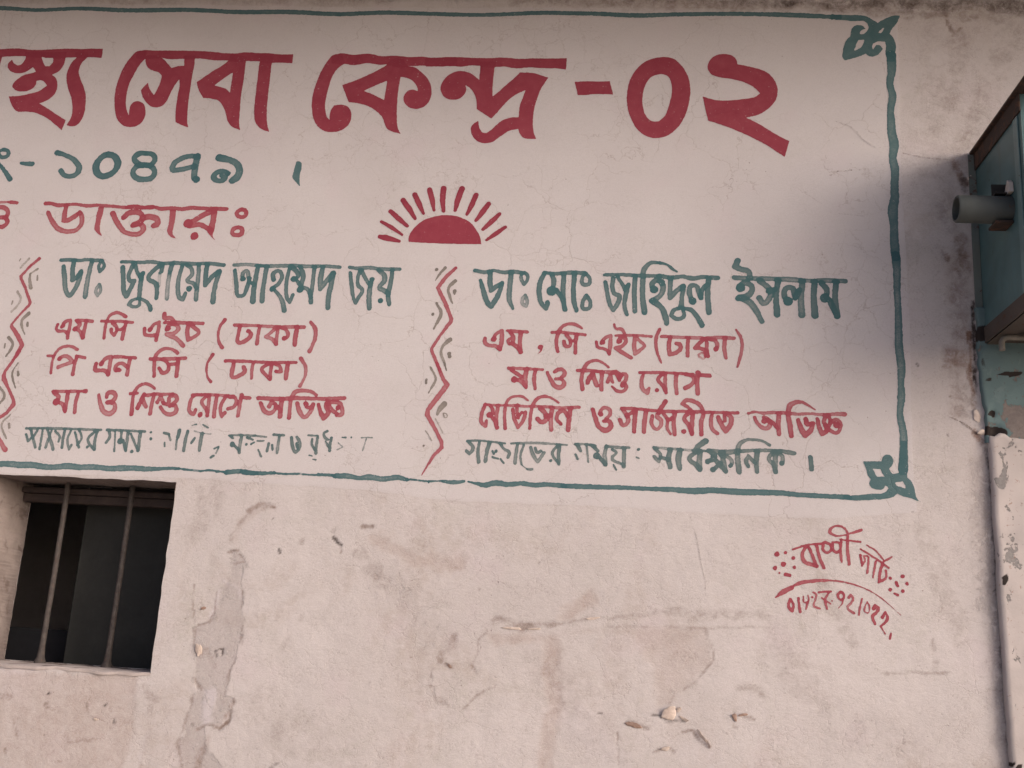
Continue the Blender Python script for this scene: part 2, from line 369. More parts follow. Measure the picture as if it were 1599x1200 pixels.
LETTERS = '''G heading_a red R first visible word of the big red heading, cut by the photo edge
P -2286 3544 -2283 3522 -2302 3491 -2309 3489 -2324 3498 -2336 3515 -2349 3496 -2346 3480 -2329 3464 -2301 3457 -2279 3460 -2258 3474 -2249 3483 -2240 3475 -2232 3464 -2248 3458 -2277 3450 -2300 3432 -2314 3412 -2314 3400 -2298 3387 -2272 3382 -2247 3386 -2230 3398 -2222 3416 -2225 3426 -2205 3428 -2188 3418 -2179 3407 -2192 3396 -2208 3384 -2244 3373 -2277 3365 -2320 3362 -2307 3334 -2289 3310 -2278 3302 -2239 3300 -2212 3297 -2180 3287 -2151 3272 -2126 3254 -2104 3237 -2090 3226 -2085 3248 -2082 3268 -2099 3276 -2133 3297 -2167 3318 -2196 3334 -2175 3343 -2155 3357 -2141 3376 -2138 3404 -2144 3428 -2155 3443 -2167 3451 -2143 3465 -2131 3483 -2126 3503 -2127 3524 -2126 3542 -2275 3544
H -2222 3527 -2214 3523 -2174 3521 -2173 3503 -2183 3486 -2200 3487 -2213 3507
P -2088 3542 -2083 3520 -2094 3508 -2105 3483 -2110 3455 -2105 3424 -2093 3392 -2076 3357 -2066 3326 -2062 3291 -2066 3268 -2076 3247 -2056 3242 -2038 3245 -2023 3264 -2015 3295 -2015 3326 -2021 3365 -2034 3400 -2051 3431 -2061 3451 -2064 3478 -2057 3502 -2042 3522 -2043 3542
P -2490 3559 -2393 3558 -2324 3561 -2266 3555 -2193 3556 -2125 3559 -2064 3557 -2027 3558 -1985 3557 -1984 3541 -1983 3518 -2013 3522 -2044 3522 -2119 3522 -2172 3521 -2222 3525 -2291 3528 -2341 3528 -2387 3525 -2483 3525
P -2410 3528 -2377 3526 -2379 3504 -2379 3476 -2376 3326 -2406 3326 -2418 3444
G heading_b red R second big red heading word
P -1816 3549 -1850 3545 -1871 3521 -1894 3474 -1906 3427 -1910 3380 -1906 3339 -1896 3297 -1881 3267 -1858 3246 -1833 3240 -1807 3244 -1788 3262 -1780 3287 -1784 3313 -1794 3333 -1812 3343 -1831 3341 -1842 3328 -1844 3308 -1842 3285 -1852 3303 -1860 3328 -1864 3380 -1858 3421 -1843 3463 -1828 3497 -1811 3518
P -1815 3526 -1808 3494 -1792 3473 -1774 3465 -1753 3458 -1741 3447 -1741 3426 -1749 3395 -1759 3368 -1774 3385 -1784 3403 -1789 3418 -1799 3406 -1812 3388 -1803 3364 -1784 3338 -1765 3323 -1745 3318 -1724 3323 -1707 3344 -1697 3374 -1686 3403 -1671 3432 -1666 3400 -1668 3374 -1668 3328 -1666 3287 -1662 3260 -1640 3249 -1611 3239 -1618 3267 -1622 3308 -1624 3374 -1624 3441 -1622 3493 -1624 3524 -1664 3525 -1661 3486 -1683 3484 -1707 3477 -1724 3494 -1741 3512 -1763 3525
P -1484 3529 -1494 3505 -1522 3480 -1553 3459 -1579 3438 -1604 3419 -1595 3395 -1583 3374 -1570 3355 -1539 3352 -1508 3341 -1489 3318 -1477 3293 -1465 3262 -1448 3242 -1415 3227 -1422 3262 -1425 3308 -1428 3364 -1426 3430 -1428 3518
H -1470 3457 -1497 3436 -1534 3405 -1506 3397 -1486 3389 -1471 3375 -1471 3420
P -1373 3523 -1375 3500 -1375 3440 -1374 3374 -1373 3328 -1368 3278 -1362 3258 -1343 3235 -1306 3219 -1316 3248 -1323 3288 -1327 3363 -1328 3430 -1330 3522
P -1850 3545 -1821 3550 -1776 3548 -1727 3548 -1668 3547 -1608 3545 -1549 3540 -1510 3535 -1471 3534 -1432 3538 -1393 3535 -1345 3533 -1296 3528 -1253 3529 -1252 3509 -1252 3491 -1292 3494 -1326 3494 -1375 3500 -1428 3502 -1494 3505 -1545 3506 -1604 3514 -1663 3514 -1702 3512 -1742 3516 -1752 3520 -1816 3515 -1846 3521
G heading_c red R third big red heading word with rounded terminals
P -1076 3531 -1107 3524 -1125 3497 -1143 3458 -1154 3416 -1162 3374 -1163 3333 -1157 3295 -1147 3265 -1128 3239 -1104 3224 -1079 3221 -1052 3225 -1029 3240 -1016 3262 -1014 3284 -1020 3307 -1034 3322 -1055 3328 -1080 3325 -1090 3308 -1093 3288 -1092 3269 -1103 3280 -1110 3303 -1114 3329 -1112 3363 -1106 3408 -1096 3447 -1080 3473 -1059 3490
P -883 3507 -909 3482 -942 3461 -985 3437 -1026 3418 -1060 3405 -1046 3374 -1029 3337 -993 3333 -957 3322 -924 3301 -901 3277 -892 3255 -882 3236 -862 3225 -832 3216 -844 3240 -849 3266 -853 3310 -855 3378 -851 3438 -828 3434 -803 3419 -789 3400 -783 3381 -800 3388 -820 3383 -832 3366 -830 3340 -815 3322 -790 3313 -763 3318 -744 3336 -735 3366 -737 3396 -752 3430 -778 3457 -800 3474 -832 3484 -848 3506
H -898 3423 -930 3408 -980 3382 -948 3370 -902 3346 -900 3385
P -1107 3525 -1076 3532 -1033 3526 -976 3530 -923 3520 -884 3522 -853 3520 -818 3516 -783 3518 -741 3512 -696 3515 -655 3515 -652 3479 -721 3478 -780 3482 -822 3480 -867 3480 -899 3488 -927 3485 -973 3492 -1025 3484 -1061 3489 -1104 3496
P -568 3493 -567 3456 -568 3424 -594 3446 -615 3456 -639 3460 -670 3450 -692 3430 -704 3400 -700 3377 -685 3357 -662 3348 -638 3350 -619 3366 -611 3385 -615 3400 -619 3407 -597 3390 -580 3366 -572 3340 -570 3312 -546 3296 -516 3275 -502 3292 -474 3329 -443 3362 -402 3385 -410 3358 -419 3325 -420 3280 -445 3280 -471 3272 -496 3252 -515 3232 -532 3221 -545 3224 -555 3241 -561 3267 -573 3259 -584 3246 -584 3226 -574 3204 -556 3188 -532 3182 -509 3186 -480 3208 -448 3230 -420 3236 -413 3219 -400 3203 -378 3199 -355 3198 -365 3223 -370 3259 -369 3303 -361 3347 -347 3391 -325 3432 -346 3440 -377 3449 -407 3452 -426 3452 -440 3436 -466 3410 -491 3384 -517 3359 -519 3418 -515 3493
P -764 3514 -702 3513 -650 3514 -598 3511 -533 3509 -492 3511 -434 3506 -376 3507 -309 3506 -264 3507 -264 3488 -265 3462 -294 3467 -341 3468 -392 3472 -442 3468 -483 3475 -514 3474 -565 3479 -607 3480 -634 3476 -665 3479 -730 3478 -762 3479
G heading_d red R big red dash and numerals at the end of the heading
P -232 3415 -196 3418 -171 3417 -111 3418 -98 3367 -169 3368 -194 3365 -220 3365
P 69 3510 103 3504 133 3476 154 3438 164 3388 160 3334 147 3285 123 3242 90 3213 56 3204 22 3210 -7 3231 -33 3274 -48 3323 -50 3378 -42 3422 -19 3466 10 3494 39 3506
H 65 3444 85 3437 100 3405 101 3366 92 3323 76 3282 55 3266 33 3269 15 3290 4 3328 4 3372 14 3410 36 3437
P 321 3481 318 3497 304 3513 274 3520 245 3513 226 3492 221 3470 231 3445 251 3434 295 3426 343 3412 381 3390 397 3371 386 3361 343 3350 295 3344 247 3346 206 3359 214 3318 226 3269 272 3253 344 3221 415 3182 478 3137 485 3164 493 3194 443 3224 391 3259 353 3280 391 3291 429 3318 451 3350 456 3382 446 3420 420 3450 372 3469
G number_row teal W green registration number row with a small stop mark
S 13.1 -2302 3148 -2283 3142 -2278 3127 -2291 3117 -2309 3121 -2316 3138 -2302 3148
T -2313 3096 10 -2286 3070 13 -2255 3032 19
T -2222 3095 11 -2199 3093 15 -2180 3092 16
T -2092 3137 19 -2059 3128 14 -2019 3106 18 -1997 3076 21 -2006 3053 18 -2027 3045 16 -2054 3053 17 -2065 3066 18
O 21.9 -1902 3131 -1872 3124 -1855 3099 -1861 3069 -1882 3051 -1907 3047 -1927 3061 -1935 3088 -1925 3114
O 18.6 -1758 3137 -1726 3130 -1718 3111 -1729 3093 -1756 3092 -1785 3102 -1796 3116 -1787 3132
O 18.9 -1756 3091 -1728 3086 -1711 3065 -1718 3044 -1743 3036 -1776 3041 -1792 3060 -1786 3081
S 18.7 -1560 3126 -1595 3126 -1625 3114 -1646 3091 -1645 3075 -1624 3074 -1567 3087
S 21.3 -1560 3126 -1563 3085 -1561 3041
C -1552 3036 25
T -1478 3120 25 -1437 3111 20 -1409 3095 22 -1397 3067 23 -1405 3044 25 -1419 3033 22
S 17.6 -1438 3060 -1454 3068 -1478 3064 -1490 3046 -1476 3033 -1454 3035 -1447 3049 -1459 3054
P -1194 3108 -1185 3109 -1174 3101 -1174 3074 -1177 3046 -1170 3012 -1187 3028 -1203 3048 -1199 3078
G doctor_row red W red title row ending in two rings
S 8.1 a=0.7 -2298 2938 -2277 2941 -2240 2943
S 11.8 -2236 2943 -2210 2940
S 15.4 -2284 2922 -2254 2920 -2239 2906 -2241 2887 -2262 2883
S 15.4 -2244 2884 -2234 2865 -2245 2850 -2270 2848
S 12.1 -2101 2939 -2078 2939 -2055 2933 -2019 2936 -1983 2937 -1946 2932 -1910 2935 -1874 2933 -1838 2931 -1808 2928 -1766 2930 -1730 2928 -1694 2929
S 15.9 -2086 2904 -2058 2864 -2032 2841 -2002 2834 -1970 2840 -1954 2862 -1957 2891 -1967 2907
L -2022 2931 14 -2023 2901 17 -2022 2876 16 -2007 2875 16 -1986 2889 17 -1967 2906 14
P -1901 2928 -1879 2930 -1880 2903 -1883 2867 -1880 2838 -1866 2816 -1886 2827 -1900 2841 -1903 2870 -1902 2903
S 17 -1843 2905 -1816 2864 -1787 2835 -1757 2827 -1730 2831 -1720 2847 -1731 2863 -1762 2859
S 18.5 -1799 2890 -1787 2904 -1763 2910 -1739 2905 -1729 2887 -1738 2872 -1759 2864
S 18.6 -1726 2890 -1695 2893 -1674 2882 -1673 2864 -1685 2860
P -1633 2919 -1609 2922 -1609 2892 -1610 2856 -1609 2829 -1596 2814 -1614 2818 -1629 2833 -1630 2869
S 13.1 -1790 2930 -1763 2931 -1732 2928 -1701 2931 -1664 2924 -1629 2927 -1585 2924 -1554 2929 -1515 2927 -1479 2926 -1425 2926
S 16.6 -1466 2923 -1511 2900 -1543 2879 -1564 2870 -1559 2864 -1515 2866 -1478 2849
S 19.2 -1468 2921 -1470 2876 -1473 2844
C -1560 2870 32
C -1530 2823 29
P -1487 2853 -1463 2851 -1464 2827 -1455 2812 -1470 2822
O 13 -1372 2924 -1354 2917 -1356 2900 -1375 2897 -1387 2908
O 13.9 -1379 2858 -1361 2852 -1361 2835 -1380 2829 -1395 2839 -1391 2852
G sun_emblem red R half sun with thirteen short rays painted in red
P -770 2814 -770 2833 -758 2861 -733 2888 -695 2906 -646 2914 -602 2908 -564 2889 -540 2861 -524 2830 -520 2810 -605 2810 -688 2811
L -871 2832 15 -848 2828 23 -802 2816 11
L -870 2886 11 -832 2866 15 -794 2840 9
L -842 2925 16 -811 2899 19 -779 2872 12
L -802 2967 18 -777 2935 20 -754 2900 11
L -762 2988 18 -744 2953 20 -726 2918 10
L -712 3006 19 -700 2968 19 -691 2931 10
L -664 3011 21 -664 2968 19 -658 2929 13
L -600 3011 21 -612 2969 21 -618 2932 13
L -550 2989 18 -562 2953 19 -576 2918 11
L -505 2956 18 -524 2926 20 -544 2896 12
L -465 2921 14 -492 2891 20 -518 2864 12
L -442 2873 12 -473 2850 17 -503 2826 10
G border_lines teal W wavy green border line with curled corner flourishes
S 14.9 -2956 3743 -2688 3734 -2426 3733 -2269 3723 -2116 3727 -1911 3716 -1662 3715 -1488 3705 -1293 3703 -1099 3692 -933 3696 -744 3688 -558 3681 -375 3686 -193 3681 -14 3672 119 3675 338 3675 533 3667 661 3658
P 637 3670 672 3667 720 3665 751 3661 770 3648 784 3637 788 3631 798 3640 814 3650 830 3658 851 3662 862 3662 857 3644 845 3624 834 3609 827 3593 835 3582 842 3567 846 3549 844 3527 837 3511 840 3491 818 3491 811 3518 814 3542 811 3562 796 3564 781 3561 771 3555 768 3542 771 3531 776 3542 782 3551 793 3550 804 3536 794 3522 780 3509 764 3506 754 3510 747 3517 736 3512 716 3504 698 3498 678 3494 669 3506 671 3519 674 3539 681 3561 689 3576 698 3585 699 3601 706 3618 719 3626 732 3626 743 3619 749 3611 741 3610 730 3601 729 3593 737 3591 750 3599 758 3614 757 3628 748 3640 729 3643 710 3642 672 3647 636 3649
H 723 3570 743 3570 740 3555 733 3544 722 3535 711 3529 708 3530 714 3544
H 816 3621 807 3609 799 3595 789 3597 799 3608
T 830 3511 28 830 3455 25 823 3400 19 830 3360 23 822 3305 19 823 3258 23 823 3227 25 830 3181 27 824 3135 22 830 3090 23 827 3037 23 826 2992 24 819 2947 29 821 2895 23 821 2844 25 823 2792 24
T 824 2792 25 826 2749 22 825 2684 19 826 2634 18 826 2557 20 825 2487 22 830 2424 22 827 2370 17 827 2329 21 821 2274 16 829 2214 20 828 2154 21 825 2101 26
P 650 2017 669 2015 701 2018 732 2023 764 2026 776 2034 780 2040 777 2047 770 2048 770 2042 764 2037 751 2035 739 2037 730 2041 724 2051 725 2059 729 2067 722 2077 717 2094 711 2112 708 2121 714 2122 735 2122 762 2123 765 2134 773 2143 781 2145 792 2140 797 2130 796 2118 791 2108 784 2101 789 2092 795 2086 806 2087 812 2089 814 2104 816 2129 818 2149 822 2162 822 2187 839 2188 836 2171 836 2130 838 2105 838 2089 836 2076 845 2068 852 2057 857 2041 859 2024 862 2013 873 2004 857 2009 834 2016 818 2020 805 2027 800 2020 790 2013 776 2009 748 2005 708 2001 677 2000 650 2001
H 736 2099 759 2099 764 2087 771 2076 759 2076 748 2075 741 2086
H 798 2060 812 2061 822 2064 829 2054 832 2042 820 2046 805 2051
T -2505 1986 18 -2272 1992 18 -2099 1998 18 -2076 2000 17 -2030 1998 20 -1985 2000 19 -1950 1996 18 -1904 1996 16 -1860 2001 19 -1814 1999 17 -1770 2002 17 -1713 1999 16 -1669 2002 18 -1630 2004 16 -1586 2003 16 -1542 2005 11 -1504 2009 9 -1472 2009 8
S 3.3 a=0.61 -1456 2004 -1426 2008
S 3.8 a=0.64 -1398 2001 -1371 2009 -1349 2006
S 4.9 a=0.54 -1343 2002 -1319 2006
S 6.5 a=0.62 -1475 2009 -1437 2006 -1398 2004 -1360 2007 -1311 2003
S 14 -1308 2003 -1262 2008 -1230 2006 -1208 2004
T -1251 2006 16 -1216 2004 14 -1181 2005 11 -1146 2008 10
S 4.2 a=0.61 -1135 2005 -1107 2008
S 5.6 a=0.58 -1104 2005 -1066 2008
S 4.2 a=0.54 -1047 2006 -1013 2006
S 8.3 a=0.58 -1000 2008 -951 2009
S 6.2 a=0.62 -1147 2008 -1111 2006 -1069 2009 -1027 2006 -986 2008 -944 2006
S 5.4 a=0.62 -711 2005 -677 2004 -643 2002 -594 2005
T -945 2006 14 -903 2008 16 -861 2003 11 -834 2007 18 -779 2003 14 -738 2010 16 -707 2004 11
S 5.4 a=0.74 -697 2006 -677 2005
S 3.4 a=0.58 -663 2004 -609 2003
C -636 1997 5
T -596 2005 7 -555 2002 13 -522 2007 8
T -509 2006 5 -482 2002 9 -455 1998 14 -422 2006 17 -382 2003 15 -336 2008 13 -296 2005 14 -256 2008 13 -204 2006 14
T -204 2006 14 -105 2007 14 -6 2009 12 64 2008 12 123 2009 14 201 2008 18 260 2013 16 322 2011 18 386 2012 17 453 2013 15 520 2010 13 587 2009 13 663 2009 14
G name_row_left teal P green doctor name row of the left column
S 10.7 -2006 2726 -1964 2728 -1939 2726 -1906 2730 -1877 2727 -1860 2729
S 14.1 -1993 2703 -1981 2658 -1966 2609 -1954 2597 -1941 2613 -1928 2651 -1924 2684
S 14.1 -1957 2725 -1957 2688 -1951 2654 -1939 2663 -1925 2686
S 14.8 -1891 2724 -1895 2676 -1896 2631 -1895 2594
O 10.3 -1854 2729 -1844 2706 -1856 2687 -1863 2706
O 10.7 a=0.75 -1850 2640 -1842 2616 -1850 2598 -1859 2615
S 11.2 -1781 2724 -1744 2724 -1711 2723 -1670 2726 -1629 2721 -1588 2724 -1548 2722 -1507 2722 -1467 2724 -1410 2719
S 13.5 -1774 2704 -1764 2654 -1753 2609 -1745 2599 -1735 2626 -1725 2655 -1741 2655 -1748 2671 -1742 2700 -1735 2721
S 12.2 -1733 2721 -1717 2684 -1702 2664 -1697 2684
S 13.8 -1700 2680 -1700 2639 -1698 2594
T -1651 2553 14 -1657 2567 12 -1673 2583 10 -1697 2590 9 -1722 2584 11 -1732 2569 12 -1711 2561 10 -1694 2568 10 -1695 2584 9
S 13.7 -1634 2718 -1658 2697 -1674 2664 -1647 2648 -1637 2616 -1636 2594
S 12.2 -1630 2719 -1631 2692
S 9.7 a=0.4 -1636 2686 -1635 2669 -1633 2640
S 14.6 -1596 2719 -1600 2694
S 13.7 a=0.8 -1601 2686 -1601 2641 -1598 2594
S 12.9 -1558 2714 -1565 2675 -1563 2630 -1552 2598 -1541 2592 -1534 2614
S 12.8 -1543 2716 -1525 2704 -1519 2684 -1533 2659 -1511 2651 -1499 2635
C -1523 2631 22
S 13.6 -1499 2721 -1496 2672 -1495 2623 -1493 2593
S 13.6 -1470 2718 -1470 2681 -1467 2644 -1448 2673 -1427 2696
T -1423 2696 15 -1430 2657 14 -1433 2620 14 -1432 2586 16
S 11.1 a=0.8 -1373 2720 -1329 2723 -1277 2719
S 10.9 -1277 2719 -1209 2720 -1162 2722 -1106 2720 -1052 2722 -1000 2719
S 11.9 -1368 2701 -1356 2650 -1341 2608 -1331 2609 -1317 2643 -1312 2672
S 11.9 -1338 2669 -1336 2694 -1326 2700 -1317 2680 -1309 2660 -1296 2652
C -1335 2670 18
T -1288 2717 14 -1291 2672 14 -1293 2628 15 -1291 2591 17
T -1257 2717 15 -1259 2673 13 -1260 2628 14 -1259 2593 15
S 12.6 -1227 2671 -1230 2692 -1211 2702 -1199 2686 -1206 2658 -1228 2639
C -1228 2637 21
T -1223 2637 10 -1201 2614 12 -1184 2586 14 -1177 2562 15
S 11 -1175 2713 -1180 2674 -1179 2634 -1170 2602 -1161 2591 -1153 2617
S 13.4 -1169 2717 -1148 2699 -1142 2683 -1160 2673
C -1156 2674 21
S 13.3 -1138 2716 -1124 2688 -1127 2659 -1131 2639
C -1130 2636 24
S 11.7 -1149 2675 -1126 2647 -1101 2636 -1091 2612
S 12.5 -1088 2717 -1088 2660 -1089 2612 -1087 2592
S 15.6 -1059 2717 -1062 2677 -1059 2641 -1042 2667 -1021 2696
S 15.5 -1019 2696 -1024 2650 -1028 2606 -1026 2574
S 10.8 -965 2719 -934 2716 -903 2719 -856 2715 -792 2715
S 10.9 -960 2699 -951 2651 -940 2608 -932 2592 -924 2612 -913 2640 -927 2652 -932 2687 -927 2708
S 10.8 -922 2708 -906 2680 -889 2656 -881 2678
S 13.8 -884 2678 -888 2624 -883 2575
S 13 -863 2709 -842 2693 -840 2673 -855 2647 -837 2638 -821 2626
C -848 2602 19
S 12.2 -815 2710 -818 2666 -822 2614 -816 2591
G degree_row_left red P first red line under the left doctor name
S 9.1 -1978 2491 -1980 2474 -1971 2467 -1950 2467 -1936 2456 -1934 2443
S 9.9 -1962 2482 -1952 2501 -1934 2508 -1933 2482 -1935 2458
C -1958 2486 15
S 9.1 -1914 2507 -1884 2508 -1855 2505
S 9.8 -1910 2505 -1897 2491 -1910 2478 -1893 2468 -1879 2445
C -1913 2476 17
S 9.8 -1876 2505 -1878 2473 -1878 2446
S 9 -1802 2446 -1804 2478 -1802 2506 -1794 2527 -1775 2538 -1752 2535 -1736 2525
S 8.2 -1821 2507 -1785 2507 -1748 2508 -1708 2505
S 9.8 -1781 2479 -1779 2468 -1767 2458 -1760 2480 -1772 2496 -1779 2501
S 9 -1762 2479 -1747 2478 -1737 2488
S 10.5 -1732 2504 -1735 2476 -1736 2445
S 9.6 -1662 2484 -1657 2464 -1636 2460 -1617 2459 -1615 2444
S 10.4 -1642 2479 -1630 2500 -1613 2509 -1612 2480 -1614 2456
C -1643 2481 16
S 12.6 -1598 2538 -1596 2525 -1574 2524 -1561 2509
S 9.6 -1594 2508 -1553 2509 -1505 2508 -1457 2508
S 11 -1582 2484 -1578 2497 -1552 2500 -1541 2487 -1552 2472 -1579 2466 -1541 2450 -1516 2428
C -1578 2486 18
S 11.1 -1508 2506 -1508 2475 -1501 2448 -1480 2461 -1467 2474 -1488 2494 -1502 2505
T -1381 2523 10 -1396 2496 7 -1397 2463 7 -1388 2438 8 -1377 2425 10
T -1344 2505 10 -1274 2505 8 -1201 2503 9 -1101 2504 11
S 10.9 -1325 2500 -1327 2472 -1324 2445 -1300 2451 -1283 2474 -1290 2485
C -1294 2485 15
S 9.4 -1256 2504 -1258 2474 -1258 2442
S 10.1 -1194 2502 -1213 2483 -1229 2467 -1206 2458 -1191 2442
S 9.4 -1190 2502 -1192 2472 -1191 2443
S 10.1 -1186 2502 -1162 2492 -1154 2472 -1165 2460
C -1166 2463 17
S 11.5 -1125 2504 -1127 2474 -1127 2442
T -1080 2522 9 -1063 2501 11 -1059 2465 10 -1066 2440 9 -1073 2421 12
G degree_row_left_low red P second red line under the left doctor name
S 8.3 -1973 2318 -1975 2351 -1972 2377 -1961 2400 -1937 2413 -1910 2412 -1891 2402
S 7.6 -1995 2378 -1972 2377
S 10.5 -1952 2368 -1938 2378 -1915 2373 -1901 2359 -1926 2349 -1950 2339
C -1950 2367 15
S 9 -1891 2380 -1860 2375
S 11.2 -1889 2378 -1893 2346 -1894 2315
S 10.4 -1816 2356 -1814 2332 -1795 2333 -1776 2330 -1767 2318
S 10.4 -1798 2353 -1787 2373 -1766 2381 -1766 2350 -1766 2319
C -1797 2355 18
S 8.9 a=0.8 -1754 2382 -1717 2382
S 8.9 -1717 2381 -1679 2380
S 10.4 -1728 2335 -1744 2336 -1742 2353 -1724 2359 -1704 2348
C -1734 2336 16
S 11.1 -1698 2378 -1699 2348 -1700 2321
S 9.6 -1603 2319 -1608 2355 -1608 2388 -1594 2408 -1573 2416 -1551 2413 -1532 2401
S 9.5 -1626 2378 -1579 2379 -1502 2384
S 10.3 -1589 2346 -1572 2330 -1561 2334 -1557 2356 -1569 2371 -1582 2377
S 9.5 -1558 2360 -1529 2364
S 11 -1526 2379 -1525 2350 -1525 2321
T -1407 2399 10 -1421 2371 7 -1421 2339 6 -1412 2317 6 -1402 2305 8
S 7.9 -1360 2379 -1295 2379 -1204 2378 -1115 2380
S 10.8 -1330 2374 -1332 2349 -1328 2323 -1307 2328 -1288 2348 -1295 2360
S 8.6 -1262 2378 -1264 2351 -1262 2322
S 9.3 -1208 2374 -1230 2352 -1218 2338 -1200 2321
S 9.3 -1198 2374 -1199 2346 -1198 2321
S 9.3 -1193 2375 -1169 2364 -1163 2348 -1179 2346
C -1181 2348 12
S 11.4 -1143 2378 -1144 2351 -1144 2324
T -1100 2394 11 -1081 2367 9 -1079 2335 8 -1086 2314 7 -1093 2300 10
G skill_row_left red P third red line under the left doctor name
S 8.9 -1954 2253 -1895 2256 -1843 2258
S 10.4 -1844 2258 -1837 2258
S 11.1 -1948 2249 -1931 2235 -1932 2221 -1913 2211 -1900 2186
C -1937 2217 25
S 11.1 -1900 2253 -1900 2218 -1900 2188
S 9.6 -1863 2254 -1867 2216 -1865 2185
T -1789 2247 8 -1776 2212 12 -1757 2187 13 -1742 2184 14 -1726 2199 13 -1729 2217 11 -1753 2222 10
S 11.8 -1760 2241 -1758 2253 -1740 2257 -1729 2246 -1736 2229 -1755 2222
T -1664 2186 12 -1666 2223 10 -1665 2259 9 -1653 2281 9 -1629 2291 8 -1610 2286 8 -1595 2275 7
S 8.1 -1678 2255 -1653 2257
S 11 -1646 2207 -1638 2231 -1630 2254
S 11 -1633 2245 -1629 2231 -1617 2212
S 8.8 -1628 2251 -1608 2253 -1594 2257
S 10.2 -1594 2256 -1598 2222 -1599 2189
S 8.7 -1598 2257 -1561 2257 -1529 2260
S 10.2 -1579 2229 -1570 2251 -1557 2226
S 10.2 -1557 2226 -1542 2223 -1537 2249 -1521 2255 -1512 2239 -1524 2226 -1533 2218
T -1566 2214 8 -1549 2195 10 -1526 2189 12 -1509 2203 12 -1513 2219 10 -1526 2219 9
S 9.4 -1420 2260 -1455 2254 -1465 2226 -1460 2200 -1447 2193 -1442 2207
C -1424 2190 16
S 7.9 -1461 2258 -1406 2260 -1352 2260 -1316 2258
S 8.6 a=0.8 -1410 2256 -1424 2235 -1407 2212 -1397 2189
S 10.1 -1401 2257 -1399 2221 -1399 2189
C -1424 2192 17
S 10.8 -1374 2258 -1376 2222 -1375 2188
S 9.3 -1341 2257 -1352 2237 -1356 2209 -1348 2189 -1339 2202
S 10.1 -1330 2215 -1311 2222 -1304 2240 -1312 2254 -1330 2256
T -1289 2262 12 -1292 2228 10 -1293 2193 11
S 9.3 -1285 2255 -1261 2254
S 9.8 -1231 2255 -1172 2254 -1101 2259 -1030 2259 -938 2264
S 10.7 -1220 2238 -1206 2214 -1187 2205 -1171 2215 -1169 2233 -1183 2243 -1190 2228
S 9.9 -1169 2233 -1150 2216
S 12 -1148 2253 -1150 2223 -1149 2196
T -1118 2192 11 -1119 2228 9 -1117 2259 11 -1107 2279 12 -1079 2285 10 -1054 2283 9 -1033 2271 8
S 11.3 -1096 2242 -1082 2211 -1066 2196 -1050 2212 -1041 2239
S 10.6 -1067 2242 -1059 2228 -1042 2235
C -1065 2239 18
T -1023 2240 9 -1013 2214 11 -1001 2195 13 -986 2216 11 -998 2234 10 -994 2253 9
S 10.5 -990 2246 -973 2250 -952 2246 -942 2227 -942 2209 -958 2207
C -957 2231 17
S 9.8 -994 2253 -978 2225 -960 2212
G visiting_row_left teal F faded green visiting time row of the left column
S 6.5 -2028 2123 -1949 2126 -1866 2127 -1763 2128
S 6.6 -2024 2102 -2014 2080 -2004 2092 -2013 2122
S 7.4 -2010 2118 -1997 2090 -1984 2059
S 6.6 -1984 2123 -1998 2092
S 6.2 -1968 2124 -1968 2092 -1968 2054
S 7.4 -1951 2122 -1939 2097 -1920 2056
S 6.6 -1936 2121 -1943 2089 -1947 2061
S 6.2 -1923 2117 -1904 2098 -1905 2082
S 6.6 -1889 2126 -1891 2095 -1890 2063
S 6.6 -1867 2123 -1875 2091 -1864 2058 -1858 2072
S 6.1 -1852 2116 -1839 2085 -1830 2065
S 6.1 -1839 2124 -1826 2097 -1837 2073
S 6.5 -1781 2124 -1803 2094 -1777 2060
S 7.3 -1774 2125 -1778 2095 -1776 2060
C -1801 2068 11
S 7.3 -1741 2129 -1702 2129 -1661 2129 -1608 2128
S 6.5 -1734 2126 -1728 2109 -1738 2085
S 5.3 -1712 2125 -1708 2090 -1705 2058
S 7.3 -1689 2126 -1688 2098
C -1690 2092 21
S 6.9 -1680 2095 -1665 2060
S 8.1 -1667 2125 -1666 2091 -1666 2062
S 6.5 -1656 2119 -1645 2100 -1625 2066
S 8.9 -1623 2126 -1623 2093 -1623 2064
C -1644 2059 12
C -1587 2126 9
C -1584 2104 11
S 6.4 -1541 2126 -1522 2122
S 5.6 a=0.8 -1522 2118 -1515 2103
S 4.8 a=0.8 -1534 2093 -1532 2081
S 8.8 -1488 2136 -1491 2114
S 5.2 a=0.8 -1493 2106 -1492 2073
S 8 -1459 2135 -1463 2103 -1464 2068
S 4 a=0.8 -1446 2155 -1432 2159
S 7.2 -1432 2112 -1441 2096
S 8 -1408 2129 -1410 2101 -1410 2072
S 4.8 a=0.8 -1409 2158 -1390 2149
S 3.6 a=0.6 -1436 2136 -1411 2130 -1378 2128
S 4.8 -1360 2079 -1346 2087
S 4.8 -1368 2050 -1359 2056
S 4 a=0.6 -1345 2084 -1352 2065
S 5.5 a=0.84 -1314 2126 -1271 2128 -1227 2128
S 4.7 a=0.8 -1227 2128 -1187 2125
S 7.1 -1310 2124 -1301 2117
C -1300 2096 19
S 7.9 -1271 2126 -1274 2095 -1273 2070
S 6.3 -1297 2098 -1277 2079
S 5.9 -1254 2121 -1242 2118 -1233 2114
C -1253 2098 9
S 4.7 -1236 2100 -1226 2106
S 3.5 a=0.8 -1217 2111 -1194 2112
S 3.9 a=0.8 -1210 2082 -1197 2059
S 7.1 -1177 2104 -1180 2079
S 5.5 -1165 2099 -1162 2084
S 7.1 -1163 2134 -1129 2133
S 7.8 -1143 2131 -1145 2104 -1145 2075
S 7.8 -1102 2127 -1094 2094 -1084 2080 -1073 2091 -1074 2114 -1084 2129
S 6.2 -1083 2108 -1079 2093
